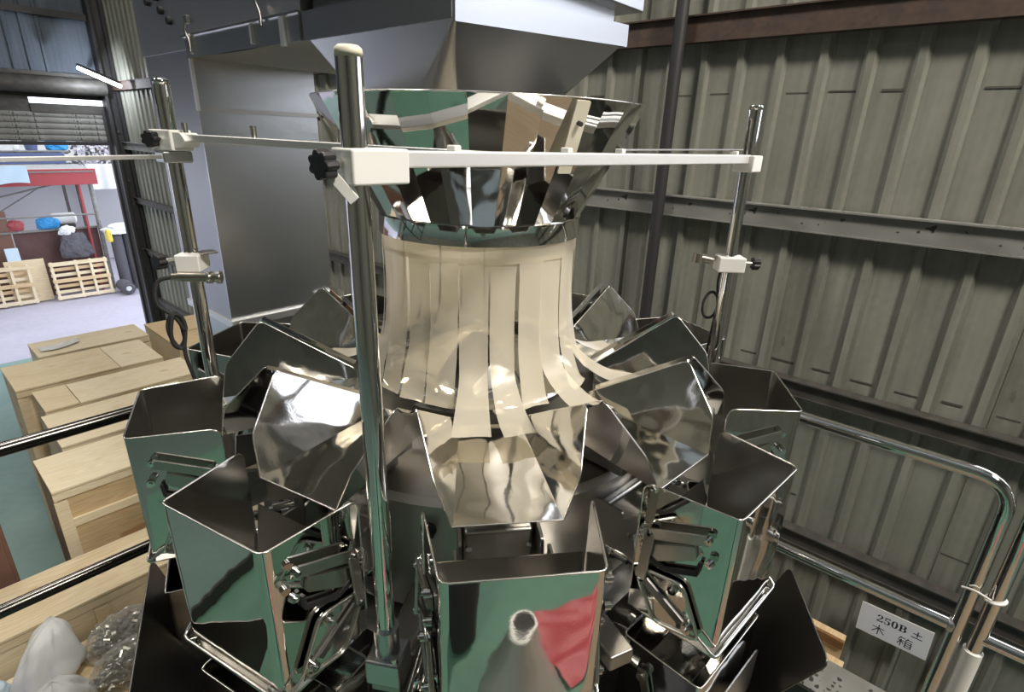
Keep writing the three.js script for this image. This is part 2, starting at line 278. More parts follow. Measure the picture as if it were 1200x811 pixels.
{
  const w = struct('wall_right'), pitch = .21;
  const WZ0 = .22, WZ1 = 3.37, WY0 = E - .02, WY1 = E + 2.3;           // window opening added for the highlights, unseen behind the camera's right shoulder
  build('backing', [between(X_W + .03, X_W + .12, 0, H_C, Z_B, WZ0), between(X_W + .03, X_W + .12, 0, H_C, WZ1, Z_F), between(X_W + .03, X_W + .12, 0, WY0, WZ0, WZ1), between(X_W + .03, X_W + .12, WY1, H_C, WZ0, WZ1)], M.wallDark, w);
  const win = struct('added_window_1');
  build('added_window_frame', [between(X_W - .02, X_W + .1, WY0, WY0 + .05, WZ0, WZ1), between(X_W - .02, X_W + .1, WY1 - .05, WY1, WZ0, WZ1), between(X_W - .02, X_W + .1, WY0 + .05, WY1 - .05, WZ0, WZ0 + .05), between(X_W - .02, X_W + .1, WY0 + .05, WY1 - .05, WZ1 - .05, WZ1), between(X_W, X_W + .08, WY0 + .05, WY1 - .05, 1.25, 1.29), between(X_W, X_W + .08, WY0 + .05, WY1 - .05, 2.3, 2.34)], M.girtDark, win);
  for (const [a, b] of [[WZ0 + .05, 1.25], [1.29, 2.3], [2.34, WZ1 - .05]]) build('added_window_pane', between(X_W + .04, X_W + .044, WY0 + .05, WY1 - .05, a, b), M.glass, win);
  // sheets five ribs wide, lapped in two courses; the inner face looks to -x
  const base = ribSheet(5, pitch, 4.62, 0); base.rotateY(-Math.PI / 2);   // x -> z, z -> -x
  const lower = triUV(clean(base.clone())), upper = triUV(clean(base.clone().translate(0, 4.6, 0)));
  const low2 = ribSheet(5, pitch, WY0, 0), up2 = ribSheet(5, pitch, H_C - .3 - WY1, 0); low2.rotateY(-Math.PI / 2); up2.rotateY(-Math.PI / 2); const sill = triUV(clean(low2)), head = triUV(clean(up2.translate(0, WY1, 0)));
  const L = 5 * pitch; let k = 0;
  for (let z = Z_B + .02; z < Z_F - L; z += L, k++) {
    const open = z > WZ0 - .05 && z < WZ1 - .1;
    for (const [g, dx] of open ? [[sill, 0], [head, -.003]] : [[lower, 0], [upper, -.003]]) {
      const m = meshOf('wall_sheet', g, M.wallPaint, w); m.position.set(X_W - .004 + dx + (k % 2) * .003, 0, z - .014);
    }
  }
  // girts
  const girts = [[4.595, 'rust', .12], [E - .372, 'girtGrey', .11], [E - 1.325, 'girtDark', .085], [E - 2.285, 'girtDark', .09], [.75, 'girtDark', .09], [7.4, 'rust', .12]];
  for (const [y, m, h] of girts) build('girt', [between(X_W - .085, X_W - .03, y - h / 2, y + h / 2, Z_B + .05, Z_F - .05), between(X_W - .095, X_W - .03, y - h / 2 - .008, y - h / 2, Z_B + .05, Z_F - .05), between(X_W - .11, X_W - .03, y + h / 2, y + h / 2 + .008, Z_B + .05, Z_F - .05)], M[m], w);
  for (const [y, ex] of [[E + .265, 1], [E - 1.21, 1], [E - 2.05, .7], [E - .44, .5]])    // shadow stripes of laps and screws, painted as dark strips across the pans
    for (let z = -3.6; z < .75; z += pitch) if (rnd() < .62 * ex + .1) { const l = rr(.085, .124), z0 = Z_B + .02 - .014 + Math.round((z - Z_B) / pitch) * pitch + .005 + rr(0, .125 - l); build('lap_shade_strip', rb(.003, rr(.006, .013), l, X_W - .004, y + rr(-.006, .006), z0 + l / 2, .001, 1), M.lapShade, w); }
  for (const z of [-1.63, -7.3, 3.6]) build('column', [cyl(.036, H_C, X_W - .15, H_C / 2, z, 'y', 18)], M.pole, w);
}
{
  // back wall with the doorway; ribs toward the hall
  const w = struct('wall_back');
  build('backing', [between(X_L, X_W, 4.75, H_C, Z_B - .12, Z_B - .03), between(X_L, -6, 0, 4.75, Z_B - .12, Z_B - .03)], M.wallDark, w);
  const g = triUV(clean(ribSheet(5, .21, H_C - 4.75, 0)));
  for (let x = X_L; x < X_W - 1.02; x += 1.05) { const m = meshOf('wall_sheet', g, M.wallDark, w); m.position.set(x, 4.75, Z_B); }
  for (const y of [5.62, 7.2]) build('girt', between(X_L, X_W, y - .05, y + .05, Z_B + .03, Z_B + .1), M.pole, w);
  for (const q of [[X_L, X_W, 4.62, 4.75, .06], [X_L, 2.15, 4.13, 4.62, .0], [2.15, X_W, 4.13, 4.27, .02], [2.15, X_W, 4.36, 4.62, .0], [X_L, X_W, 4.44, 4.5, .03]]) build('lintel_beam', between(q[0], q[1], q[2], q[3], Z_B - .1, Z_B + q[4]), M.girtDark, w);
  // corner column with bolt holes
  const c = build('column', [between(3.16, 3.2, 0, H_C, Z_B + .02, Z_B + .27), between(3.16, 3.38, 0, H_C, Z_B + .13, Z_B + .16), between(3.34, 3.38, 0, H_C, Z_B + .02, Z_B + .27)], M.pole, w);
  for (let i = 0; i < 9; i++) build('bolt', cyl(.022, .03, 3.27, .5 + i * .42, Z_B + .175, 'z', 8), M.girtDark, w);
  build('door_jamb', between(3.2, 3.38, 0, 4.75, Z_B - .1, Z_B), M.pole, w);
  // rolling shutter, partly down
  const d = struct('door_1');
  const sl = triUV(clean(new THREE.CylinderGeometry(.05, .05, 9.2, 10, 1, false).rotateZ(Math.PI / 2)));
  for (let i = 0; i < 5; i++) { const m = meshOf('slat', sl, M.girtGrey, d); m.scale.set(1, 1, .5); m.position.set(-1.4, 3.73 + i * .094, Z_B - .02); }
  build('bottom_bar', between(-6, 3.2, 3.62, 3.68, Z_B - .05, Z_B + .02), M.pole, d);
  build('shutter_drum', cyl(.13, 9.2, -1.4, 4.55, Z_B + .22, 'x', 20), M.girtDark, d);
  build('guide_rail', between(3.12, 3.2, 0, 4.2, Z_B - .06, Z_B + .03), M.pole, d);
}
// ------------------------------------------------------------------ operator platform and railings
const PX = 1.75, PZ = -1.78, PY = E - 1.95;
{
  const p = struct('platform_floor');
  build('deck', between(-1.6, PX + .08, PY - .05, PY, PZ - .06, 1.6), M.green, p);
  build('kick_plate', [between(-1.6, PX + .08, PY, PY + .07, PZ - .07, PZ - .055), between(PX + .07, PX + .085, PY, PY + .1, PZ - .055, 1.6)], M.blackPlate, p);
  build('edge_beam', [between(-1.6, PX + .08, PY - .2, PY - .05, PZ - .06, PZ + .0), between(PX, PX + .08, PY - .2, PY - .05, PZ, 1.6)], M.girtDark, p);
  for (const [x, z] of [[-1.5, PZ + .04], [PX, PZ + .04], [-1.5, 1.5], [PX, 1.5]]) build('platform_leg', between(x - .05, x + .05, 0, PY - .05, z - .05, z + .05), M.girtDark, p);
}
{
  const r = .0185;
  const a = thing('railing', 'chromed tube railing before the corrugated wall, with rounded corner', 'railing', [PX, PY, 0]);
  build('top_rail', pipe([[0, 0, .20], [0, 1.164, .20], [0, 1.164, -1.72]], r, .09, 16), M.chrome, a);
  build('mid_rail', rod([0, .685, .2], [0, .685, -1.72], r * .95, 16), M.chrome, a);
  build('rail_post', rod([0, 0, -1.0], [0, 1.16, -1.0], r, 16), M.chrome, a);
  build('weld_collar', cyl(.023, .012, 0, .685, .185, 'z', 16), M.satin, a);
  const b = thing('railing', 'second chromed railing panel at the right edge, white sleeve on its post', 'railing', [PX, PY, .25]);
  build('top_rail', pipe([[0, 0, 0], [0, 1.164, 0], [0, 1.164, 1.25]], r, .09, 16), M.chrome, b);
  build('mid_rail', rod([0, .685, 0], [0, .685, 1.25], r * .95, 16), M.chrome, b);
  build('sleeve', [cyl(.024, .60, 0, .335, 0, 'y', 18)], M.white, b);
  build('wire_tie', [shift(new THREE.TorusGeometry(.022, .004, 6, 18).rotateX(Math.PI / 2 - .3), 0, .82, 0), smooth([[-.02, .825, -.01], [-.03, .84, -.05], [-.02, .83, -.075]], .003, 6, 12)], M.white, b);
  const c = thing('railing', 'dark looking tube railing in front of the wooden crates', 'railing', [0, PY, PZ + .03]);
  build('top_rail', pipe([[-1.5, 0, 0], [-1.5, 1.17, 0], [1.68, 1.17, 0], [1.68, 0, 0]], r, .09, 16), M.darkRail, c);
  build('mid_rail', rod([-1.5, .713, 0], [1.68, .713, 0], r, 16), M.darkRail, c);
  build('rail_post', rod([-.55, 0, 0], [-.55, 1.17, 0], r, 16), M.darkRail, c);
}
// ------------------------------------------------------------------ the weigher: ten heads round one axis
const CX = .833, CZ = -.8155, TH0 = -139.334;
const headTurn = (k) => Math.PI - (TH0 + 36 * k) * deg;            // local +z points outward
const headAt = (k, r, y) => { const a = (TH0 + 36 * k) * deg; return [CX + r * Math.sin(a), y, CZ - r * Math.cos(a)]; };
const GAP = (m) => m + .5;

// central body -----------------------------------------------------
{
  const w = thing('weigher_body', 'round steel body of the weighing machine in the middle of the hoppers', 'machine', [CX, PY, CZ]);
  const y = (rel) => E + rel - PY;                                   // height over the platform from height relative to the eye
  build('drum', new THREE.LatheGeometry([[.0, -.565], [.36, -.565], [.395, -.57], [.405, -.582], [.405, -.80], [.40, -.812], [.335, -.83], [.335, -1.02], [.30, -1.1], [.0, -1.1]].map(([r, h]) => new THREE.Vector2(r, y(h))).reverse(), 64), M.brushed, w, { crease: .6 });
  build('pedestal', [cyl(.15, y(-1.09) - .02, 0, y(-1.09) / 2 + .01, 0, 'y', 32), cyl(.24, .02, 0, .0195, 0, 'y', 32)], M.darkSteel, w);
  for (let k = 0; k < 10; k++) {
    const g = new THREE.Group(); g.name = numbered('actuator_box'); g.rotation.y = headTurn(k); w.add(g);
    build('box_shell', [rb(.12, .18, .022, 0, y(-.70), .413, .008), rb(.15, .20, .12, 0, y(-.94), .383, .008)], M.parts, g);
    build('box_lid', plate([[-.075, y(-.835), .33], [.075, y(-.835), .33], [.075, y(-.838), .45], [-.075, y(-.838), .45]], .004, .006), M.satin, g);
    for (const s of [-1, 1]) {
      build('shaft', [cyl(.009, .05, s * .035, y(-.72), .44, 'z', 14), cyl(.016, .012, s * .035, y(-.72), .428, 'z', 6)], M.chrome, g);
      build('shaft', [cyl(.009, .05, s * .038, y(-.93), .465, 'z', 14), cyl(.016, .012, s * .038, y(-.93), .452, 'z', 6)], M.chrome, g);
      build('hook_plate', plate([[s * .066, y(-.60), .40], [s * .066, y(-.60), .462], [s * .066, y(-.68), .474], [s * .066, y(-.69), .40]], .005, .008), M.cast, g);
    }
    for (const s of [-1, 1]) for (const h of [-.64, -.765]) build('bolt', cyl(.006, .008, s * .05, y(h), .427, 'z', 6), M.rim, g);
  }
  for (let m = 0; m < 10; m++) {                                     // tie rods and hoses in the gaps between the heads
    const g = new THREE.Group(); g.name = numbered('tie_rods'); g.rotation.y = headTurn(GAP(m)); w.add(g);
    build('rod', [rod([-.028, y(-.78), .40], [-.028, y(-.83), .53], .008), cyl(.013, .01, -.028, y(-.825), .518, 'z', 6)], M.chrome, g);
    build('rod', [rod([.03, y(-.80), .40], [.03, y(-.85), .53], .008), cyl(.013, .01, .03, y(-.845), .518, 'z', 6)], M.chrome, g);
    build('rod', rod([0, y(-.86), .36], [0, y(-.92), .55], .009), M.rim, g);
    build('hose', smooth([[.012, y(-.74), .405], [.02, y(-.77), .44], [.03, y(-.86), .47], [.01, y(-1.0), .42], [0, y(-1.05), .33]], .006, 7, 24), m % 3 ? M.black : M.copper, g);
    build('flange_arm', rb(.045, .03, .22, 0, y(-.765), .48, .004), M.cast, g);
  }
  // cable gland seen on the drum under the front pan
  const a = (TH0 + 36 * 0) * deg, gl = new THREE.Group(); gl.name = 'cable_gland'; gl.rotation.y = headTurn(.45); w.add(gl);
  build('gland_box', rb(.016, .024, .01, 0, y(-.628), .409, .002), M.black, gl);
  build('gland_ring', shift(new THREE.TorusGeometry(.012, .0022, 8, 20), 0, y(-.62), .414), M.black, gl);
}
{
  const d = thing('dispersion_cone', 'shallow polished cone under the hanging strips, between the feeder pans', 'machine part', [CX, E - .56, CZ]);
  build('cone_skin', new THREE.LatheGeometry([[.0, .165], [.04, .155], [.17, .09], [.213, .072], [.218, .066], [.216, .055], [.05, .055], [.05, 0], [0, 0]].map((p) => new THREE.Vector2(...p)).reverse(), 56), M.mirror2, d, { crease: .5 });
  build('cone_bolt', cyl(.012, .02, 0, .165, 0, 'y', 6), M.rim, d);
}

// feeder pan: origin under its floor at radius .40 -----------------
function makePan() {
  const g = thing('feeder_pan', '', 'feeder pan', [0, 0, 0], 0, 'feeder pans fanned out round the dispersion cone');
  const Z = (r) => r - .40, Y = (h) => h + .56, t = .0024;
  const rbt = [.058, Y(-.503), Z(.262)], fbt = [.080, Y(-.514), Z(.527)], peak = [.127, Y(-.374), Z(.44)], mx = (p) => [-p[0], p[1], p[2]];
  const nrm = V3(...fbt).sub(V3(...rbt)).cross(V3(...peak).sub(V3(...rbt)));          // the wall lies in one plane: x follows from y and z
  const onWall = (y, z) => [rbt[0] - (nrm.y * (y - rbt[1]) + nrm.z * (z - rbt[2])) / nrm.x, y, z];
  const bend = onWall(Y(-.452), Z(.514)), rtop = onWall(Y(-.483), Z(.268));
  build('pan_floor', plate([rbt, fbt, mx(fbt), mx(rbt)], t, [0, .004, .004, 0]), M.mirror2, g);
  for (const f of [(p) => p, mx]) {
    build('side_wall', plate([rbt, fbt, bend, peak, rtop].map(f), t, [0, 0, .01, .012, 0]), M.mirror2, g);
    const o = f([.010, -.004, .0]), a = f(peak), b = f(rtop);
    build('flange', plate([a, b, [b[0] + o[0], b[1] + o[1], b[2]], [a[0] + o[0], a[1] + o[1], a[2]]], .0026, .003), M.mirror2, g);
    build('rim', pipe([rtop, peak, bend, fbt].map(f), .0014, [0, .012, .01, 0], 6, false, .008), M.rim, g);
  }
  build('lip', rod(fbt, mx(fbt), .0014, 6), M.rim, g);
  build('vibrator_block', [rb(.07, .032, .10, 0, .014, -.02, .006), rb(.1, .012, .14, 0, -.006 + .04, -.02, .003)], M.cast, g);
  return g;
}
// feed hopper: origin at its bottom, at radius .58 -----------------
function makeHopper() {
  const g = thing('feed_hopper', '', 'hopper', [0, 0, 0], 0, 'open feed hoppers hung round the weighing machine');
  const H = .24, front = .0865, rear = -.056, w = .1, wr = .121, t = .0022;
  const sx = (z) => w + (wr - w) * (front - z) / (front - rear);           // the sides splay toward the machine
  const path = roundPath([[-wr, rear], [-w, front], [w, front], [wr, rear]], .011, 6).reverse();
  const dense = []; path.forEach((p, i) => {
    dense.push(p); if (i === path.length - 1) return;
    const n = path[i + 1], L = Math.hypot(n[0] - p[0], n[1] - p[1]), c = L > .04 ? 32 : 1;
    for (let k = 1; k < c; k++) dense.push([p[0] + (n[0] - p[0]) * k / c, p[1] + (n[1] - p[1]) * k / c]);
  });
  const q = .018, topY = (i) => { const z = dense[i][1]; if (z > rear + q) return H; const d = rear + q - z; return H - q + Math.sqrt(Math.max(0, q * q - d * d)); };
  const botY = (i) => .004 + (front - dense[i][1]) * -.02;
  const ws = wallStrip(dense, topY, botY, -t);
  build('shell', [ws[0], ws[2], ws[3]], M.mirror, g);
  build('inner_face', ws[1], M.lining, g);
  build('back_wall', plate([[-wr + .004, .134, -.066], [wr - .004, .134, -.066], [wr - .008, .02, -.045], [-wr + .008, .02, -.045]], t), M.lining, g);
  build('rim', pipe([[-wr, .04, rear], [-wr, H, rear], [-w, H, front], [w, H, front], [wr, H, rear], [wr, .04, rear]], .0014, [0, .018, .011, .011, .018, 0], 6, false, .008), M.rim, g);
  const d = build('door', plate([[-.118, -.004, -.05], [.118, -.004, -.05], [.106, -.006, .094], [-.106, -.006, .094]], .0022, .008), M.mirror, g);
  build('door_lip', pipe([[-.119, .062, .0], [-.109, -.002, .093], [.109, -.002, .093], [.119, .062, .0]], .0024, .008, 8, false, .008), M.rim, d);
  for (const s of [-1, 1]) {
    const P3 = (y, z, o = .006) => [s * (sx(z) + o), y, z];
    const lk = build('link_plate', plate([P3(.092, -.05), P3(.098, .028), P3(.012, .066), P3(.004, -.008)], .003, .014), M.mirror2, g);
    build('link_bead', pipe([P3(.092, -.05, .009), P3(.098, .028, .009), P3(.012, .066, .009), P3(.004, -.008, .009)], .003, .014, 6, true, .008), M.rim, lk);
    build('link_web', bar(P3(.075, -.03, .010), P3(.03, .035, .010), .004, .018, [0, 0, 1]), M.cast, lk);
    for (const [y, z] of [[.08, -.034], [.084, .016], [.026, .046]]) build('roller', [cyl(.0072, .009, ...P3(y, z, .012), 'x', 18), cyl(.0036, .012, ...P3(y, z, .014), 'x', 6)], M.chrome, g);
    build('arm', [bar(P3(.195, .052, .012), P3(.165, -.03, .012), .004, .017, [0, 1, 0]), bar(P3(.165, -.03, .012), P3(.08, -.034, .016), .004, .016, [0, 0, 1])], M.parts, g);
    for (const [y, z] of [[.195, .052], [.158, .060], [.165, -.03]]) build('pivot_pin', [cyl(.0062, .008, ...P3(y, z, .010), 'x', 18), cyl(.0035, .010, ...P3(y, z, .012), 'x', 6)], M.chrome, g);
    build('stiffener', plate([P3(.172, .035, .004), P3(.150, .040, .004), P3(.115, -.02, .004), P3(.135, -.045, .004)], .006, .006), M.parts, g);
    build('latch_groove', [bar(P3(.150, .046, .006), P3(.128, .044, .006), .005, .007, [1, 0, 0]), bar(P3(.128, .044, .006), P3(.108, -.005, .006), .005, .008, [0, 1, 0]), bar(P3(.108, -.005, .006), P3(.126, -.042, .006), .005, .008, [0, 1, 0])], M.black, g);
    const pts = []; for (let i = 0; i <= 60; i++) { const a = i / 60 * TAU * 9; pts.push([s * (sx(-.045) + .009) + Math.cos(a) * .0042, .165 - i / 60 * .06, -.048 + Math.sin(a) * .0042 + i / 60 * .015]); }
    build('spring', smooth(pts, .0009, 5, 130), M.chrome, g);
    build('hanger', [plate([[s * .075, .12, -.062], [s * .075, .118, -.112], [s * .075, .05, -.112], [s * .075, .035, -.05]], .004, .01), cyl(.006, .012, s * .078, .09, -.098, 'x', 10)], M.cast, g);
  }
  return g;
}
// weigh hopper below: origin at its bottom -------------------------
function makeWeigh() {
  const g = thing('weigh_hopper', '', 'hopper', [0, 0, 0], 0, 'weigh hoppers under the feed hoppers');
  const w = .108, f = .078, b = -.066, H = .2, path = roundPath([[-w, b], [-w, f], [w, f], [w, b], [-w, b]], .008, 4).reverse();
  build('shell', wallStrip(path, () => H, () => .01, -.0022), M.mirror2, g);
  build('rim', pipe([[-w, H, b], [-w, H, f], [w, H, f], [w, H, b]], .0018, .008, 6, true, .01), M.rim, g);
  for (const s of [-1, 1]) {
    build('door_flap', plate([[-w + .003, .07, s > 0 ? f - .003 : b + .003], [w - .003, .07, s > 0 ? f - .003 : b + .003], [w - .003, .012, .006 + s * .0015], [-w + .003, .012, .006 + s * .0015]], .002), M.mirror2, g);
    build('arm', [bar([s * (w + .006), .16, -.02], [s * (w + .006), .03, .02], .005, .016, [0, 0, 1]), cyl(.008, .014, s * (w + .008), .15, -.017, 'x', 14), cyl(.008, .014, s * (w + .008), .035, .018, 'x', 14)], M.cast, g);
    build('hanger', plate([[s * .06, .16, b], [s * .06, .15, b - .055], [s * .06, .08, b - .055], [s * .06, .07, b]], .004, .01), M.cast, g);
  }
  build('outlet_guard', plate([[-w, .03, f + .012], [w, .03, f + .012], [w, .13, f + .012], [-w, .13, f + .012]], .0025, .012), M.satin, g);
  return g;
}
const PAN_LABELS = [
  'feeder pan nearest the camera, beige strips of the curtain lying in it',
  'feeder pan left of the thick chrome post, bright blotchy floor',
  'feeder pan with dark rounded wall between the left hopper and the curtain',
  'feeder pan behind the thin left post, pointing at the steel elevator',
  'feeder pan at the foot of the tall steel elevator sheet',
  'feeder pan hidden straight behind the strip curtain',
  'blue-grey shiny feeder pan just right of the curtain at the back',
  'feeder pan with a pinkish sheen beside the thin right post',
  'feeder pan pointing at the hopper at the right end of the ring',
  'wide feeder pan right of the curtain with dark blue reflection'];
const HOP_LABELS = [
  'hopper nearest the camera, its face mirroring the green floor and a red sheet',
  'hopper left of the thick chrome post, its front a plain teal mirror',
  'hopper at the left end of the ring in front of the wooden crates',
  'small far hopper standing behind the thin left post',
  'far hopper under the steel elevator sheet',
  'hopper straight behind the strip curtain',
  'far hopper right behind the curtain on the wall side',
  'hopper just left of the thin right post with its coiled cable',
  'hopper at the right end of the ring, by the end of the chrome railing',
  'hopper right of the nearest one, links and rollers on its side'];
const pan0 = makePan(), hop0 = makeHopper(), weigh0 = makeWeigh();
const wobble = [0, .4, .6, -.5, .3, 0, -.4, .6, -.6, .2];
for (let k = 0; k < 10; k++) {
  const pp = headAt(k, .40, E - .56), hp = headAt(k, .58, E - .72), tu = headTurn(k + wobble[k] / 36);
  if (k === 0) { pan0.position.set(...pp); pan0.rotation.y = tu; pan0.userData.label = PAN_LABELS[0]; hop0.position.set(...hp); hop0.rotation.y = tu; hop0.userData.label = HOP_LABELS[0]; }
  else { copy(pan0, PAN_LABELS[k], pp, tu); copy(hop0, HOP_LABELS[k], hp, tu); }
}
[[9, 'weigh hopper with open top under the hopper right of the nearest one'], [1, 'weigh hopper under the teal mirrored hopper left of the chrome post'], [0, 'weigh hopper under the hopper nearest the camera'], [8, 'weigh hopper low at the right end of the ring'], [2, 'weigh hopper low at the left end of the ring']].forEach(([k, label], i) => {
  const p = headAt(k, .583, E - 1.0), t = headTurn(k);
  if (!i) { weigh0.position.set(...p); weigh0.rotation.y = t; weigh0.userData.label = label; } else copy(weigh0, label, p, t);
});
// collecting chute: dark plates under the weigh hoppers
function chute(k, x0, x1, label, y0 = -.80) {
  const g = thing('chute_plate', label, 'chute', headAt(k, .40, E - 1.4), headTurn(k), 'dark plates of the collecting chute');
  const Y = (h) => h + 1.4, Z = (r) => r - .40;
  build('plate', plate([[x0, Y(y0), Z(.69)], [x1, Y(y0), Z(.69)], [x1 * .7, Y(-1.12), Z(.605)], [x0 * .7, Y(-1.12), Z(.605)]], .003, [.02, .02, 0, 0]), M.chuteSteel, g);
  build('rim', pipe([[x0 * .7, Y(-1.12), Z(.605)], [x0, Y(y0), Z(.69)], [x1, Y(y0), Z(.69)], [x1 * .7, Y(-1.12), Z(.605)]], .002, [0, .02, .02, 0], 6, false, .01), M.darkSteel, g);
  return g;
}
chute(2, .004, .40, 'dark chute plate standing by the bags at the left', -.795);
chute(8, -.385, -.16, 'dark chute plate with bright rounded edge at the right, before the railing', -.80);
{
  const g = thing('added_hood', 'added dark ten-sided hood screening the floor under the ring of hoppers', 'hood', [CX, E - 1.55, CZ], headTurn(0));  // added to keep the green floor out of the reflections
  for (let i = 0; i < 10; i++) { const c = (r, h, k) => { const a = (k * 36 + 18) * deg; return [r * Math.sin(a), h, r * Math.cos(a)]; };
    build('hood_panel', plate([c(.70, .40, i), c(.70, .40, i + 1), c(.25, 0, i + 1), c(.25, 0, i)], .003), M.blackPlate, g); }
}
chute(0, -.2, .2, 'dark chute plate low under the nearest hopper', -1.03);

// posts of the hanging frame ---------------------------------------
const postAt = (m) => headAt(m + .5, .572, 0);
const POSTS = [[0, 'thick looking chrome post in front of the hoppers, cream cap'], [2, 'thin chrome post at the left before the steel elevator'], [7, 'thin chrome post at the right before the corrugated wall']];
for (const [m, label] of POSTS) {
  const [x, , z] = postAt(m), yb = E - .722, g = thing('support_post', label, 'post', [x, yb, z], headTurn(m + .5), 'three posts of the frame over the machine');
  build('tube', cyl(.0132, .79, 0, .395, 0, 'y', 32), M.chrome, g);
  build('cap', new THREE.LatheGeometry([[.0, .80], [.010, .7995], [.0132, .797], [.0138, .794], [.0138, .789], [.0, .789]].map((p) => new THREE.Vector2(...p)).reverse(), 28), m ? M.chrome : M.cap, g);
  build('foot_block', [rb(.052, .045, .052, 0, .006 - .02, 0, .004), cyl(.018, .05, 0, .03, 0, 'y', 24)], M.satin, g);
  build('foot_bolt', cyl(.006, .012, .018, .012, .018, 'y', 6), M.rim, g);
}
const P = (i, rel) => { const [x, , z] = postAt(POSTS[i][0]); return V3(x, E + rel, z); };
function knob(parent, p, dir, R = .0115) {        // star knob on its bolt
  const g = new THREE.Group(); g.position.copy(p); g.quaternion.setFromUnitVectors(V3(0, 0, 1), dir.clone().normalize()); g.name = numbered('star_knob'); parent.add(g);
  const s = new THREE.Shape(); for (let i = 0; i <= 56; i++) { const a = i / 56 * TAU, r = R * (1 + .15 * Math.cos(a * 7)); i ? s.lineTo(r * Math.cos(a), r * Math.sin(a)) : s.moveTo(r, 0); }
  build('grip', shift(new THREE.ExtrudeGeometry(s, { depth: .012, bevelEnabled: true, bevelSize: .002, bevelThickness: .002, bevelSegments: 2 }), 0, 0, .016), M.black, g);
  build('threaded_bolt', cyl(.005, .03, 0, 0, .008, 'z', 10), M.rim, g);
}
{ // front cross bar from the near post to the right post
  const a = P(0, -.027), b = P(2, -.030), d = b.clone().sub(a).normalize(), n = V3(d.z, 0, -d.x);
  const off = n.clone().multiplyScalar(n.dot(V3(-CX, 0, -CZ)) > 0 ? .0 : 0), A = a.clone().add(off), B = b.clone().add(off);
  const g = thing('cross_bar', 'white aluminium bar across the front of the funnel between two clamp blocks', 'bar', [0, 0, 0]);
  build('bar', bar(A.clone().addScaledVector(d, .022).toArray(), B.clone().addScaledVector(d, -.008).toArray(), .022, .018), M.barAlu, g);
  const blk = (p, w, h) => { const m = build('clamp_block', rb(w, h, .045, 0, 0, 0, .003), M.white, g); m.position.copy(p); m.rotation.y = Math.atan2(-d.z, d.x); return m; };
  blk(A.clone().addScaledVector(d, .018).add(V3(0, -.007, 0)), .068, .036); blk(B.clone().addScaledVector(d, .004).add(V3(0, -.009, 0)), .044, .034);
  knob(g, A.clone().addScaledVector(d, -.016).add(V3(0, -.004, 0)), d.clone().negate().add(V3(-.1, -.05, .25)));
  const lv = A.clone().addScaledVector(d, -.03);
  build('clamp_lever', bar(lv.clone().add(V3(0, -.014, .004)).toArray(), lv.clone().addScaledVector(d, -.001).add(V3(.017, -.04, .018)).toArray(), .004, .011), M.white, g);
  for (const t of [.14, .36, .50, .93]) build('clip', rb(.012, .007, .014, ...A.clone().lerp(B, t).add(V3(0, .0122, 0)).toArray(), .002), M.white, g);
  build('top_wire', [rod(A.clone().lerp(B, .5).add(V3(0, .014, 0)).toArray(), A.clone().lerp(B, .97).add(V3(0, .019, 0)).toArray(), .0016, 6)], M.cast, g);
}
{ // bar from the left post to the middle of the front bar
  const a = P(1, -.020), T = P(0, -.027).lerp(P(2, -.030), .27).add(V3(0, .001, 0)), d = T.clone().sub(a).normalize();
  const g = thing('cross_bar', 'grey bar running from the left post to the front bar beside the funnel', 'bar', [0, 0, 0]);
  build('bar', bar(a.clone().addScaledVector(d, .05).toArray(), T.toArray(), .02, .012), M.alu, g);
  const m = build('clamp_block', rb(.06, .036, .044, 0, 0, 0, .003), M.white, g); m.position.copy(a).add(V3(0, -.006, 0)); m.rotation.y = Math.atan2(-d.z, d.x);
  const jaw = build('clamp_jaw', plate([[0, -.013, 0], [0, .012, 0], [.022, .012, 0], [.034, -.001, 0], [.022, -.013, 0]], .034, .004), M.white, g); jaw.position.copy(a).addScaledVector(d, .028).add(V3(0, -.004, 0)); jaw.rotation.y = Math.atan2(-d.z, d.x);
  for (const t of [.06, .3, .56]) build('bolt', cyl(.005, .02, ...a.clone().lerp(T, t).add(V3(0, .015, 0)).toArray(), 'y', 6), M.rim, g);
  knob(g, a.clone().add(V3(-.022, -.004, .012)), V3(-.8, 0, .5), .011);
}
{
  const a = P(1, -.055).add(V3(-.02, 0, 0));
  const g = thing('cross_bar', 'thin flat rail sticking out left from the thin left post', 'bar', [0, 0, 0]);
  build('bar', bar(a.toArray(), [-.12, E - .055, -1.05], .012, .007), M.alu, g);
  build('clamp_block', rb(.05, .02, .044, ...P(1, -.055).toArray(), .003), M.satin, g);
}
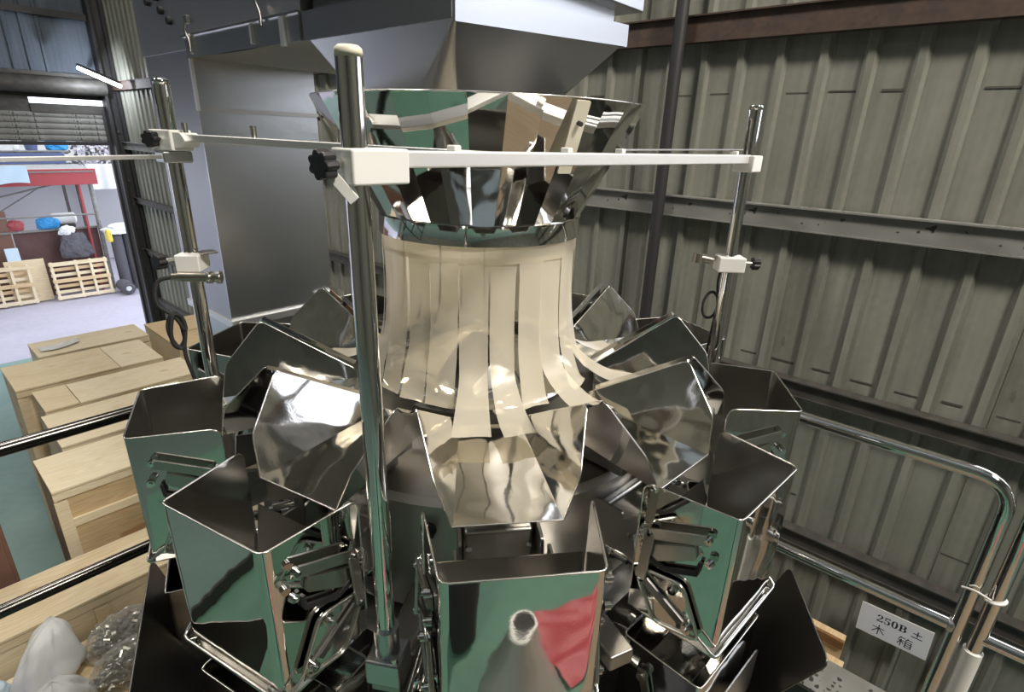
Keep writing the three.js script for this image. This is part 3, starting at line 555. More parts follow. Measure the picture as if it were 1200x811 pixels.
// sensors with cables ----------------------------------------------
{
  const p = P(1, -.252), g = thing('sensor', 'barrel sensor in a white clamp on the left post, black cable looped below', 'sensor', p.toArray());
  build('clamp_block', rb(.055, .034, .045, 0, 0, 0, .003).rotateY(.85), M.white, g);
  const dir = V3(.72, .0, .69), q = V3(-.012, -.022, .046), at = (t, y = 0) => q.clone().addScaledVector(dir, t).add(V3(0, y, 0)).toArray();
  build('barrel', [rod(at(-.035), at(.045), .009, 18), rod(at(-.047), at(-.035), .007, 14)], M.brass, g);
  build('nut', [rod(at(.02), at(.026), .014, 6), rod(at(.038), at(.044), .014, 6)], M.rim, g);
  build('bracket', [rb(.03, .004, .03, .022, .019, .022, .001)], M.cast, g);
  knob(g, V3(-.02, .004, -.02).add(V3(-.012, 0, .0)), V3(-.9, 0, .2), .012);
  const c0 = V3(...at(-.047)), coil = [];
  for (let i = 0; i <= 44; i++) { const t = i / 44 * TAU * 3; coil.push([c0.x - .012 + .013 * Math.cos(t) + .002 * Math.sin(i), c0.y - .105 + .036 * Math.sin(t), c0.z + .01 + .006 * Math.cos(t * .7)]); }
  build('cable', smooth([c0.toArray(), [c0.x - .022, c0.y - .008, c0.z - .012], [c0.x - .032, c0.y - .05, c0.z - .006], [c0.x - .012, c0.y - .075, c0.z + .01], ...coil, [c0.x - .006, c0.y - .15, c0.z + .012], [c0.x + .004, c0.y - .23, c0.z + .012], [c0.x + .004, c0.y - .33, c0.z + .01], [c0.x + .01, c0.y - .46, c0.z + .02]], .0038, 8, 320), M.rubber, g);
}
{
  const p = P(2, -.256), g = thing('sensor', 'sensor clip in a white clamp on the right post, ring of cable below', 'sensor', p.toArray());
  build('clamp_block', rb(.06, .034, .045, 0, 0, 0, .003).rotateY(-.9), M.white, g);
  build('clip', [rod([-.03, .006, -.03], [-.06, .014, -.05], .008, 14), rod([-.062, .002, -.052], [-.058, .022, -.052], .011, 12)], M.brass, g);
  build('clip_strap', plate([[-.012, .016, -.02], [-.05, .022, -.055], [-.062, .008, -.062], [-.02, .004, -.03]], .004, .004), M.satin, g);
  knob(g, V3(.025, .002, .028), V3(.6, 0, .7), .011);
  const pts = []; for (let i = 0; i <= 60; i++) { const t = i / 60 * TAU * 3; pts.push([.0 + .021 * Math.cos(t) * .72, -.105 + .032 * Math.sin(t) + .0012 * Math.sin(i * 1.3), -.028 + .012 * Math.cos(t)]); }
  build('cable', smooth([[.012, -.01, -.02], [.02, -.05, -.026], ...pts, [.014, -.17, -.02], [.01, -.24, -.022]], .003, 7, 260), M.rubber, g);
}
// funnel with collar, curtain --------------------------------------
{
  const g = thing('infeed_funnel', 'polished cone funnel with chrome collar above the strip curtain', 'funnel', [CX, E - .183, CZ]);
  const N = 34, top = .240, low = .035, geo = [];
  const rng = (r, h, i) => { const a = (i + .35) / N * TAU; return [r * Math.sin(a), h, r * Math.cos(a)]; };
  for (let i = 0; i < N; i++) geo.push(plate([rng(.203, low, i), rng(.203, low, i + 1), rng(.314, top, i + 1), rng(.314, top, i)], .0018));
  build('cone_wall', geo, M.mirror, g);
  const ring = []; for (let i = 0; i < N; i++) ring.push(rng(.314, top, i));
  build('rim', pipe(ring, .0014, 0, 6, true, .02), M.rim, g);
  build('collar', new THREE.LatheGeometry([[.203, 0], [.206, 0], [.206, .034], [.207, .036], [.203, .036], [.203, 0]].map((p) => new THREE.Vector2(...p)), 72), M.chrome, g, { crease: .5 });
  for (const a of [-17, 103, 223]) {                                        // straps bolted to the outside of the cone
    const t = a * deg, ra = V3(Math.sin(t), 0, Math.cos(t)), tg = V3(Math.cos(t), 0, -Math.sin(t)), at = (r, h, x) => ra.clone().multiplyScalar(r).addScaledVector(tg, x).setY(h).toArray();
    build('bracket', plate([at(.2785, .13, -.013), at(.2785, .13, .013), at(.3185, .236, .013), at(.3185, .236, -.013)], .003, .003), M.cap, g);
    build('bracket_bolt', rod(at(.308, .205, 0), at(.316, .203, 0), .004, 6), M.pole, g);
  }
}
{
  const g = thing('strip_curtain', 'round curtain of beige translucent plastic strips hanging from the chrome collar', 'curtain', [CX, E - .5, CZ]);
  const Y = (h) => h + .5;
  build('top_band', gridGeo((u, v) => { const a = u * TAU, h = -.180 - v * .034, r = .2015 + .0012 * Math.sin(a * 9); return [r * Math.sin(a), Y(h), r * Math.cos(a)]; }, 72, 3), M.pvc, g);
  const n = 23;
  for (let i = 0; i < n; i++) {
    // angle of this strip on the collar and of the nearest feeder pan
    const a0 = 180 - TH0 + (i + .5) / n * 360, thg = 180 - a0;                  // local z-angle -> bearing
    const rel = ((thg - TH0) % 36 + 36) % 36, off = Math.min(rel, 36 - rel);   // degrees away from a pan's centre line
    const lefty = ((thg - (TH0 + 14)) % 360 + 360) % 360 < 66;          // these lie together, hanging straight
    const reach = lefty ? .232 : off < 8.5 ? .345 : off < 12 ? .27 : .245, yEnd = lefty ? -.485 : off < 8.5 ? -.479 : off < 12 ? -.478 : -.485;
    const half = (360 / n) / 2 * deg * (.90 + .2 * rnd()), ph = rnd() * 6, tw = rr(-.05, .05), bow = rr(-.004, .008), dr = (i % 2 ? .0016 : -.0016);
    const sect = [[.2 + dr, -.205], [.199 + dr, -.27], [.1985 + dr + bow * .5, -.335], [.202 + dr + bow, -.39], [.216 + bow * .6, -.432], [(reach + .216) / 2 + .004, (yEnd - .432) / 2 - .018], [reach, yEnd]];
    const cv = new THREE.CatmullRomCurve3(sect.map(([r, h]) => V3(r, h, 0)));
    build('strip', gridGeo((u, v) => {
      const q = cv.getPoint(u), s = (v - .5) * 2, nar = u > .5 ? 1 - (u - .5) * (reach > .3 ? .55 : .1) : 1, a = a0 * deg + s * half * nar * (u < .06 ? 1 : .955) + tw * u * u;
      const r = q.x + .0025 * u * Math.sin(s * 2.2 + ph) + .003 * u * s * s;
      return [r * Math.sin(a), Y(q.y), r * Math.cos(a)];
    }, 22, 6), M.pvc, g);
  }
}
// ------------------------------------------------------------------ elevator and outlet above the funnel
{
  const g = thing('bucket_elevator', 'tall steel elevator housing behind the left post, bluish panels, big plain sheet', 'elevator', [.69, 0, -1.8]);
  const X = (x) => x - .69, Z = (z) => z + 1.8, Yr = (h) => E + h;
  build('column_front', [between(X(.69), X(1.06), Yr(-.59), Yr(1.5), Z(-1.806), Z(-1.8))], M.satin, g);
  build('column_side', between(X(.69), X(.696), Yr(-.59), Yr(.2), Z(-2.14), Z(-1.806)), M.bluishSteelSide, g); build('column_side', between(X(.684), X(.69), Yr(.196), Yr(.226), Z(-2.15), Z(-1.79)), M.bluishSteelSide, g); build('column_side', between(X(1.054), X(1.06), Yr(-.59), Yr(1.5), Z(-2.14), Z(-1.806)), M.bluishSteel, g);
  build('column_back', between(X(.69), X(1.06), Yr(-.59), Yr(1.5), Z(-2.146), Z(-2.14)), M.satin, g);
  build('flange', [between(X(.685), X(1.075), Yr(-.612), Yr(-.59), Z(-2.16), Z(-1.785)), between(X(1.0), X(1.09), Yr(-.60), Yr(-.555), Z(-1.80), Z(-1.772))], M.alu, g);
  build('column_base', between(X(.71), X(1.04), 0, Yr(-.612), Z(-2.12), Z(-1.82)), M.satin, g);
  build('seam_strip', [between(X(.688), X(1.062), Yr(.038), Yr(.050), Z(-1.80), Z(-1.793)), between(X(.688), X(1.062), Yr(-.055), Yr(-.046), Z(-1.80), Z(-1.795))], M.brushed, g);
  // head in slightly bluish steel, open tray below it
  build('head_side', [between(X(.684), X(.69), Yr(.225), Yr(1.5), Z(-2.15), Z(-1.19)), between(X(1.19), X(1.196), Yr(.225), Yr(1.5), Z(-2.15), Z(-1.19))], M.bluishSteel, g);
  build('head_top', between(X(.69), X(1.19), Yr(1.49), Yr(1.5), Z(-2.15), Z(-1.19)), M.bluishSteel, g);
  build('head_front', between(X(.69), X(1.19), Yr(.225), Yr(1.5), Z(-1.2), Z(-1.19)), M.bluishSteel, g);
  build('head_back', between(X(.69), X(1.19), Yr(.225), Yr(1.5), Z(-2.15), Z(-2.142)), M.bluishSteel, g);
  for (const x of [.678, 1.19]) build('tray_side', between(X(x), X(x + .006), Yr(.172), Yr(.224), Z(-1.79), Z(-1.19)), M.satin, g);
  build('tray_rim', [between(X(.672), X(.69), Yr(.222), Yr(.227), Z(-1.80), Z(-1.185))], M.rim, g);
  build('tray_floor', [gridGeo((u, v) => { const z = -1.19 - .61 * u, x = .682 + .51 * v; return [X(x), Yr(.176 - .022 * Math.sin(u * Math.PI) * (0.25 + Math.sin(v * Math.PI) * .75)), Z(z)]; }, 14, 14)], M.brushed, g);
  for (const q of [[.683, .691, .04, .19, -1.8, -1.788], [.672, .678, .18, .221, -1.75, -1.742], [.672, .678, .18, .221, -1.40, -1.39], [.672, .678, .165, .221, -1.262, -1.245]]) build('corner_trim', between(X(q[0]), X(q[1]), Yr(q[2]), Yr(q[3]), Z(q[4]), Z(q[5])), M.alu, g);
  for (const [z, h] of [[-1.34, .24], [-1.745, .215]]) build('latch', [smooth([[X(.674), Yr(h + .05), Z(z)], [X(.668), Yr(h + .02), Z(z - .006)], [X(.672), Yr(h - .005), Z(z)], [X(.670), Yr(h - .03), Z(z + .004)]], .004, 6, 16), rb(.01, .02, .02, X(.674), Yr(h + .045), Z(z), .002)], M.cast, g);
  for (const [z, h] of [[-2.02, .40], [-1.98, .385], [-2.02, .33], [-1.95, .335], [-1.93, .30], [-1.88, .27], [-2.08, .43]]) build('bolt', cyl(.011, .012, X(.679), Yr(h), Z(z), 'x', 6), M.black, g);
}
{
  const g = thing('outlet_chute', 'steel outlet tapering down into the polished funnel, bright white lip band', 'chute', [.90, E, -.9]);
  const X = (x) => x - .90, Z = (z) => z + .9;
  const T = [[.682, .172, -.728], [1.188, .196, -.728], [1.188, .192, -1.167], [.682, .174, -1.167]];
  const U = (p) => [X(p[0]), p[1], Z(p[2])];
  // tapered skin: rounded corners lofted from the rectangular top to the smaller rounded mouth
  const Bq = [[.715, .02, -.835], [.99, .02, -.79], [1.0, .02, -1.03], [.72, .02, -1.04]];
  const roundLoop = (pts, r) => { const out = [], n = 4, per2 = 9; for (let i = 0; i < n; i++) { const a = V3(...pts[(i + 3) % 4]), b = V3(...pts[i]), c = V3(...pts[(i + 1) % 4]), s = b.clone().add(a.clone().sub(b).setLength(r)), e = b.clone().add(c.clone().sub(b).setLength(r)); for (let k = 0; k <= per2; k++) { const t = k / per2; out.push(s.clone().multiplyScalar((1 - t) ** 2).addScaledVector(b, 2 * t * (1 - t)).addScaledVector(e, t * t)); } } out.push(out[0]); return out; };
  const lt = roundLoop(T.map(U), .006), lb = roundLoop(Bq.map(U), .07);
  build('taper', [gridGeo((u, v) => { const i = Math.round(v * (lt.length - 1)); const p = lt[i].clone().lerp(lb[i], u); return p.toArray(); }, 10, lt.length - 1)], M.taper, g, {});
  build('lip_band', [plate([[.678, .166, -.724], [1.196, .193, -.724], [1.196, .235, -.724], [.678, .218, -.724]].map(U), .004, .002)], M.taper, g);
  build('side_band', plate([[.676, .170, -.726], [.676, .222, -.726], [.676, .222, -1.17], [.676, .170, -1.17]].map(U), .004, .002), M.taper, g); build('side_band', plate([[1.198, .192, -.726], [1.198, .235, -.726], [1.198, .225, -1.17], [1.198, .18, -1.17]].map(U), .004, .002), M.taper, g);
  build('neck', [bx(.48, .30, .42, X(.945), .37, Z(-.965))], M.taper, g);
  build('upper_box', [rb(.56, .34, .46, X(.962), .435, Z(-.945), .004), plate([[1.205, .30, -.712], [1.238, .30, -.712], [1.238, .34, -.712], [1.205, .34, -.712]].map(U), .003, .004)], M.taper, g);
  build('slot', bx(.008, .02, .004, X(1.222), .302, Z(-.7125)), M.black, g);
  build('upper_rail', [plate([[.678, .245, -.735], [.678, .262, -.735], [.678, .262, -1.19], [.678, .245, -1.19]].map(U), .006, .001)], M.pole, g);
}
// ------------------------------------------------------------------ wooden crates left of the platform
const TOPY = E - 2.2;
function crate(label, x0, x1, z0, z1, top, o = {}) {
  const g = thing('wooden_crate', label, 'crate', [(x0 + x1) / 2, 0, (z0 + z1) / 2], 0, 'plywood machine crates beside the platform');
  const w = x1 - x0, d = z1 - z0, t = .018, wd = (i) => M.woods[i % 3], s = o.s ?? 0, b = .07;
  const cut = o.cut ?? [];                                           // joints of the lid across x, given as shares
  const xs = [0, ...cut, 1];
  for (let i = 0; i < xs.length - 1; i++) build('lid_panel', rb(w * (xs[i + 1] - xs[i]) - .006, t, d, -w / 2 + w * (xs[i] + xs[i + 1]) / 2, top - t / 2 - (i % 2) * .003, 0, .003, 1), wd(s + i), g);
  build('front_panel', bx(w - .01, top - t, .012, 0, (top - t) / 2, d / 2 - .03), wd(s + 1), g);
  build('back_panel', bx(w - .01, top - t, .012, 0, (top - t) / 2, -d / 2 + .03), wd(s), g);
  for (const q of [-1, 1]) build('side_panel', bx(.012, top - t, d - .02, q * (w / 2 - .012), (top - t) / 2, 0), wd(s + 2), g);
  // battens on the front
  const zf = d / 2 - .012, bt = (x, y, ww, hh) => build('batten', rb(ww, hh, .022, x, y, zf, .002, 1), wd(s), g);
  bt(0, top - t - .03, w - .005, .05); bt(0, .05, w - .005, .09);
  for (const x of o.posts ?? [-w / 2 + b / 2, 0, w / 2 - b / 2]) bt(x, (top - t) / 2, b, top - .16);
  for (const y of o.rails ?? [top * .55]) bt(0, y, w - b * 2, .06);
  for (const q of [-1, 1]) build('skid', rb(.09, .06, d, q * w * .36, .03, 0, .004, 1), M.woodDark, g);
  return g;
}
crate('crate with torn paper on its lid, farthest of the row', .74, 1.72, -7.36, -6.84, TOPY, { s: 1 });
crate('crate standing beside the papered one, behind the hanging cable', 1.80, 2.75, -7.30, -6.2, TOPY - .01, { s: 2 });
crate('broad crate in front of the papered one, lid in two pieces', .44, 1.6, -6.76, -6.04, TOPY, { cut: [.68], s: 0 });
crate('crate with pale board and short left piece as lid', .53, 1.72, -5.92, -5.42, TOPY, { cut: [.2], s: 0 });
crate('crate whose lid shows just behind the upper dark rail', .49, 1.5, -5.38, -4.72, TOPY - .02, { s: 1 });
crate('crate just under the upper dark rail, battens on its front', .31, 1.3, -4.6, -4.07, TOPY, { s: 1, rails: [TOPY - .27], posts: [-.46, .46] });
crate('low crate behind the bags, lower dark rail across its lid', -.35, 1.0, -3.92, -3.45, E - 2.62, { cut: [.80], s: 0, rails: [.9] });
crate('lowest crate carrying the plastic bags', -.6, .95, -3.42, -2.5, E - 2.85, { cut: [.45], s: 1 });
{
  const g = thing('paper_scrap', 'crumpled white paper lying on the farthest crate', 'paper', [.96, TOPY + .003, -7.05]);
  build('sheet', gridGeo((u, v) => { const x = (u - .5) * .34, z = (v - .5) * .16 * (1 - .4 * u); return [x, .012 + .03 * Math.abs(noise.noise(u * 4, v * 3, 5)) + .01 * u, z + .04 * Math.sin(u * 4)]; }, 24, 12), M.plasticBag, g);
}
function bag(name, label, cat, pos, size, mat, s, crump = .16, turn = 0, group) {   // crumpled bag
  const g = thing(name, label, cat, pos, turn, group), geo = new THREE.IcosahedronGeometry(1, 22); const p = geo.attributes.position, v = V3();
  for (let i = 0; i < p.count; i++) {
    v.fromBufferAttribute(p, i); const e = Math.pow(Math.abs(v.x) ** 3 + Math.abs(v.y) ** 3 + Math.abs(v.z) ** 3, -1 / 3) * .5 + .5;
    const rg = (f) => 1 - Math.abs(noise.noise(v.x * f + s, v.y * f + 2 * s, v.z * f)) * 2.2, n = .9 * noise.noise(v.x * 1.2 + s, v.y * 1.2, v.z * 1.2 + 4) + .3 * rg(1.9) + .2 * rg(4.1) + .07 * rg(8);
    const k = e * (1 + crump * n); p.setXYZ(i, v.x * k * size[0], Math.max(-size[1] * .72, v.y * k * size[1]) + size[1] * .72, v.z * k * size[2]);
  }
  geo.computeVertexNormals(); const gg = geo; build('bag_skin', [gg], mat, g, { crease: .9 }); return g;
}
function drape(name, label, cat, pos, size, mat, s, lean = [0, 0], turn = 0) {   // soft bag slumped into folds
  const g = thing(name, label, cat, pos, turn);
  build('bag_skin', [gridGeo((u, v) => {
    const a = v * TAU, f = Math.abs(Math.sin(a * 1.5 + s + u * 1.2)), q = Math.abs(Math.sin(a * 3.5 + s * 2 - u * 2.2)), prof = u < .12 ? .8 + u * 1.7 : 1.004 - .78 * Math.pow((u - .12) / .88, 1.35);
    const r = Math.max(.002, (1 - u ** 8) * prof * (.78 + .24 * f + .12 * q + .10 * noise.noise(Math.cos(a) * 2 + s, u * 4, Math.sin(a) * 2)));
    return [Math.cos(a) * r * size[0] + lean[0] * u * u, size[1] * (u - .35 * Math.max(0, u - .72) + .05 * noise.noise(Math.cos(a) * 2, s, Math.sin(a) * 2) * u), Math.sin(a) * r * size[2] + lean[1] * u * u];
  }, 26, 72)], mat, g, { crease: .7 });
  return g;
}
const BAGY = E - 2.848;
drape('plastic_bag', 'white plastic bag slumped against the low crate', 'bag', [.03, BAGY, -3.27], [.16, .36, .13], M.plasticBag, 3, [.09, -.03], .4);
drape('plastic_bag', 'pale crumpled bag in front of the white one, beside the blue bag', 'bag', [.02, BAGY, -2.97], [.15, .27, .13], M.plasticBag, 9, [.0, .02], -.3);
drape('plastic_bag', 'bright blue bag at the lower left corner', 'bag', [-.23, BAGY, -3.02], [.11, .30, .14], M.blue, 15, [.03, 0], .2);
bag('roll_end', 'white rolled sheet with teal edge sticking out left of the bags', 'roll', [-.22, BAGY, -3.3], [.09, .06, .06], M.paleBlue, 21, .12, .5);
for (const [i, x, z, sx, sz, label] of [[0, .37, -3.25, .19, .105, 'clear bag of small metal parts behind, by the low crate'], [1, .33, -3.0, .19, .105, 'clear bag of small metal parts in front, lying on its side'], [2, .66, -3.12, .09, .12, 'greyish bag of parts beside the dark chute plate']]) {
  const g = thing('parts_bag', label, 'bag', [x, BAGY, z], .1, 'clear bags full of small metal parts');
  const geos = []; for (let k = 0; k < 420; k++) { const a = rnd() * TAU, q = Math.sqrt(rnd()), h = Math.sqrt(1 - q * q) * .13; const s = new THREE.BoxGeometry(rr(.014, .04), rr(.004, .010), rr(.010, .018)); s.rotateX(rr(0, 3)); s.rotateY(rr(0, 3)); s.rotateZ(rr(-.6, .6)); geos.push(shift(s, Math.cos(a) * q * sx * .9, .012 + h * rr(.2, 1.05), Math.sin(a) * q * sz * .9)); }
  const m = build('metal_parts', geos, i === 2 ? M.paleBlue : M.parts, g); m.userData.kind = 'stuff';
  const geo = new THREE.IcosahedronGeometry(1, 16), p = geo.attributes.position, v = V3(); for (let j = 0; j < p.count; j++) { v.fromBufferAttribute(p, j); const n = Math.abs(noise.noise(v.x * 4 + i, v.y * 4, v.z * 4)) * .3 + .15 * Math.abs(noise.noise(v.x * 11, v.y * 11 + i, v.z * 11)); p.setXYZ(j, v.x * sx * (1.02 + n * .5), Math.max(.004, (v.y + .1) * .155 * (1 + n)), v.z * sz * (1.02 + n * .5)); }
  geo.computeVertexNormals(); build('bag_film', [geo], M.clearBag, g, { crease: .8 });
}
{ // dark things at the far left of the hall floor
  const g = thing('steel_cabinet', 'dark brown cabinet at the left edge beyond the crates', 'cabinet', [-.40, 0, -4.62], 0);
  build('cabinet_body', rb(.9, 1.85, 1.16, 0, .925, 0, .01), M.brownPly, g); build('door_leaf', rb(.42, 1.7, .02, -.22, .93, .585, .004), M.brownPly, g); build('door_leaf', rb(.42, 1.7, .02, .22, .93, .585, .004), M.brownPly, g); build('handle', rb(.02, .14, .03, .05, .95, .605, .004), M.cast, g);
}
// ------------------------------------------------------------------ right side: sign, boards, box
{
  const W = 512, H = 288, cv = document.createElement('canvas'); cv.width = W; cv.height = H; const c = cv.getContext('2d');
  c.fillStyle = '#d9dce3'; c.fillRect(0, 0, W, H); c.fillStyle = '#20222a'; c.strokeStyle = '#20222a';
  c.font = 'bold 96px serif'; c.textAlign = 'left'; c.fillText('250B', 120, 122);
  c.lineWidth = 9; c.lineCap = 'round'; const ln = (...p) => { c.beginPath(); p.forEach(([x, y], i) => i ? c.lineTo(x, y) : c.moveTo(x, y)); c.stroke(); };
  ln([392, 84], [448, 84]); ln([420, 58], [420, 106]); ln([384, 122], [456, 122]);                       // plus-minus mark
  c.lineWidth = 8; ln([112, 190], [196, 190]); ln([154, 160], [154, 256]); ln([150, 194], [112, 240]); ln([158, 194], [198, 238]);      // wood
  ln([322, 170], [308, 190]); ln([316, 176], [348, 176]); ln([372, 168], [358, 190]); ln([366, 176], [402, 176]);                         // box: bamboo top
  ln([304, 206], [346, 206]); ln([325, 194], [325, 262]); ln([322, 210], [304, 244]); ln([330, 214], [344, 232]);
  ln([358, 200], [358, 260]); ln([358, 200], [400, 200]); ln([400, 200], [400, 260]); ln([358, 220], [400, 220]); ln([358, 239], [400, 239]); ln([358, 259], [400, 259]);
  const t = new THREE.CanvasTexture(cv); t.colorSpace = THREE.SRGBColorSpace;
  const g = thing('wall_sign', 'white paper sign with printed characters fixed to the corrugated wall', 'sign', [X_W - .115, E - 2.58, .135]);
  g.rotation.y = -Math.PI / 2; g.rotation.order = 'YXZ'; g.rotation.z = .03;
  meshOf('sign_print', new THREE.PlaneGeometry(.335, .19).translate(0, 0, .0025), new THREE.MeshStandardMaterial({ map: t, roughness: .6 }), g);
  build('sign_board', rb(.345, .2, .004, 0, 0, 0, .001, 1), M.white, g);
  build('sign_fixing', [rb(.03, .02, .08, 0, .085, -.045, .002, 1), rb(.03, .02, .08, 0, -.08, -.045, .002, 1)], M.girtDark, g);
}
for (const [i, z0, z1, x, top, label] of [[0, -.75, -.06, 3.22, E - 2.74, 'brown wooden board leaning behind, nearest the corrugated wall'], [1, -.8, -.03, 3.14, E - 2.86, 'brown wooden board leaning in front of another by the wall'], [2, -.85, .12, 3.02, E - 3.0, 'dark-topped board lowest before the wall']]) {
  const g = thing('board', label, 'board', [x, 0, (z0 + z1) / 2], 0, 'boards leaning by the wall');
  build('board_panel', rb(.05, top, z1 - z0, 0, top / 2, 0, .004), i === 2 ? M.woodDark : M.woods[2], g); build('board_batten', rb(.02, .06, z1 - z0, -.034, top - .035, 0, .003), M.woodDark, g);
}
{
  const g = thing('metal_box', 'speckled grey box below the boards at the lower right', 'box', [2.6, 0, -.2], 0);
  const top = E - 2.66; build('box_body', rb(.5, top, .75, 0, top / 2, 0, .01), M.concrete, g); build('box_lid', rb(.53, .03, .78, 0, top + .016, 0, .006), M.girtGrey, g);
}
// ------------------------------------------------------------------ on the platform, mirrored in the nearest hopper
{
  const g = thing('spare_cone', 'spare steel cone with round hole standing on the green platform', 'machine part', [-.085, PY, .56]);
  build('cone_shell', new THREE.LatheGeometry([[.155, 0], [.158, .004], [.05, .27], [.048, .30], [.040, .30], [.042, .27], [.150, .004], [.155, 0]].map((p) => new THREE.Vector2(...p)), 40), M.galv, g, { crease: .5 });
  build('cone_ring', shift(new THREE.TorusGeometry(.045, .006, 8, 32).rotateX(Math.PI / 2), 0, .30, 0), M.white, g);
  build('hole_shade', cyl(.040, .01, 0, .288, 0, 'y', 24), M.black, g);  // black disc painting the shade inside the hole
}
{
  const g = thing('red_sheet', 'red plastic sheet lying on the green platform', 'sheet', [.02, PY + .002, .95], .4);
  build('sheet_cloth', gridGeo((u, v) => [(u - .5) * .30 * (1 - .3 * v), .02 + .035 * Math.abs(noise.noise(u * 3, v * 3, 2)), (v - .5) * .5], 22, 22), M.redSheet, g);
}
{
  const g = thing('plywood_sheet', 'plain plywood sheet covering the platform to the right of the green paint', 'board', [.92, PY, .74]);
  build('board_panel', rb(1.62, .012, 1.6, 0, .006, 0, .003), M.oldPly, g);
  const t = thing('added_tray', 'black tray added on the platform under the weighing machine', 'tray', [CX, PY, CZ]);  // added dark sheet, keeps green reflections off the machine
  build('tray_base', [between(-.80, .80, .002, .008, -.80, .70)], M.blackPlate, t);
  for (const q of [[-.8, .8, -.8, -.79], [-.8, .8, .69, .7], [-.8, -.79, -.79, .69], [.79, .8, -.79, .69]]) build('tray_edge', between(q[0], q[1], .008, .04, q[2], q[3]), M.blackPlate, t);
  const b = thing('legs_stand_in', 'tall dark stand-in for the legs of a person on the green platform', 'bag', [-.43, PY, .58], .3);  // added in place of the legs mirrored in the nearest hopper
  build('stand_in_body', rb(.2, .74, .16, 0, .37, 0, .06, 4), M.rubber, b); build('stand_in_strap', smooth([[-.05, .70, .05], [-.05, .84, .03], [.05, .84, .03], [.05, .70, .05]], .008, 6, 20), M.rubber, b);
}
// ------------------------------------------------------------------ outside, through the doorway
function pallet(label, x0, x1, z, lean, mat) {
  const g = thing('pallet', label, 'pallet', [(x0 + x1) / 2, .0, z], 0, 'wooden pallets leaning outside the doorway'); const w = x1 - x0, h = .9;
  g.rotation.x = -lean;
  for (const x of [-w / 2 + .04, -.06, w / 2 - .34, w / 2 - .04]) build('stringer', rb(.05, h, .08, x, h / 2, .02, .004, 1), mat, g);
  for (let i = 0; i < 7; i++) build('slat', rb(w, .075, .018, 0, .05 + i * .133, -.03, .003, 1), M.woods[i % 3], g);
  for (let i = 0; i < 3; i++) build('slat', rb(w, .08, .018, 0, .06 + i * .39, .07, .003, 1), M.woods[(i + 1) % 3], g);
  return g;
}
pallet('pallet right of the other by the grey rolls, slats facing the hall', 2.44, 3.58, -16.4, .1, M.woods[1]);
pallet('pallet at the left edge of the doorway view, half out of the picture', 1.0, 2.1, -16.5, .08, M.woods[1]);
{
  const g = thing('plywood_board', 'plain plywood board leaning between the two pallets', 'board', [2.05, 0, -16.62], 0); g.rotation.x = -.09;
  build('board_panel', rb(.72, .98, .03, 0, .49, 0, .004), M.woods[0], g);
  const h = thing('grey_slab', 'small pale slab resting on the plywood board', 'slab', [1.9, .96, -16.74]); h.rotation.x = -.2; build('slab_body', rb(.24, .3, .06, 0, .15, 0, .01), M.paleBlue, h);
}
{
  const g = thing('sheet_fence', 'brown sheet fence outside behind the pallets', 'fence', [0, 0, -17]);
  for (const [x0, x1, h, m] of [[-2.0, .4, 2.05, M.brownPly], [.42, 2.0, 2.05, M.brownPly], [2.03, 3.66, 1.56, M.brownSheet]]) build('panel', rb(x1 - x0, h, .04, (x0 + x1) / 2, h / 2, 0, .004, 1), m, g);
  build('fence_rail', between(-2, 3.7, 1.55, 1.59, -.02, .06), M.girtGrey, g);
}
{
  const g = thing('canopy', 'red canopy edge on grey posts outside the doorway', 'canopy', [3.69, 0, -16.85]);
  build('canopy_beam', rb(6.6, .36, .06, -3.15, 2.78, .05, .01), M.red, g);
  for (const x of [0, -.24, -5.8]) build('canopy_post', cyl(x ? .03 : .05, 2.7, x, 1.35, 0, 'y', 16), x === -.24 ? M.red : M.girtGrey, g);
  build('canopy_roof', plate([[-6.4, 2.9, .1], [.1, 2.9, .1], [.1, 2.98, -1.2], [-6.4, 2.98, -1.2]], .03), M.girtGrey, g);
  build('tie_bar', [rod([-4, 1.95, .06], [-.05, 1.9, .06], .022, 8), rod([-3.6, 1.9, -.2], [-.6, 2.62, -.2], .02, 8), rod([-2.1, 1.75, -.6], [-.9, 2.5, -.6], .014, 8)], M.girtGrey, g);
  const t = thing('cloth', 'pale blue cloth hanging over the left part of the red canopy', 'cloth', [1.75, 2.62, -16.74]);
  build('cloth_sheet', gridGeo((u, v) => [-.9 + 1.7 * u, .40 - .36 * v + .03 * Math.sin(u * 9), .03 + .012 * Math.sin(u * 26 + v * 3)], 40, 8), M.paleBlue, t);
}
for (const [i, x, r, h, label] of [[0, 3.93, .13, 1.36, 'grey roll standing left, next to the canopy post'], [1, 4.21, .145, 1.38, 'grey roll in the middle of the three outside'], [2, 4.52, .14, 1.26, 'grey roll standing right, half behind the steel column']]) {
  const g = thing('mesh_roll', label, 'roll', [x, 0, -16.6], 0, 'grey rolls standing outside'); g.rotation.x = -.05;
  const pts = []; for (let k = 0; k <= 240; k++) { const a = k / 240 * TAU * 5, q = r * (.4 + .6 * k / 240); pts.push([q * Math.cos(a), q * Math.sin(a)]); }
  build('roll_body', [cyl(r, h, 0, h / 2, 0, 'y', 28), shift(new THREE.TorusGeometry(r * .6, .02, 6, 24).rotateX(Math.PI / 2), 0, h, 0)], M.greyCloth, g); build('core_tube', cyl(r * .3, .06, 0, h + .02, 0, 'y', 16), M.girtDark, g);
}
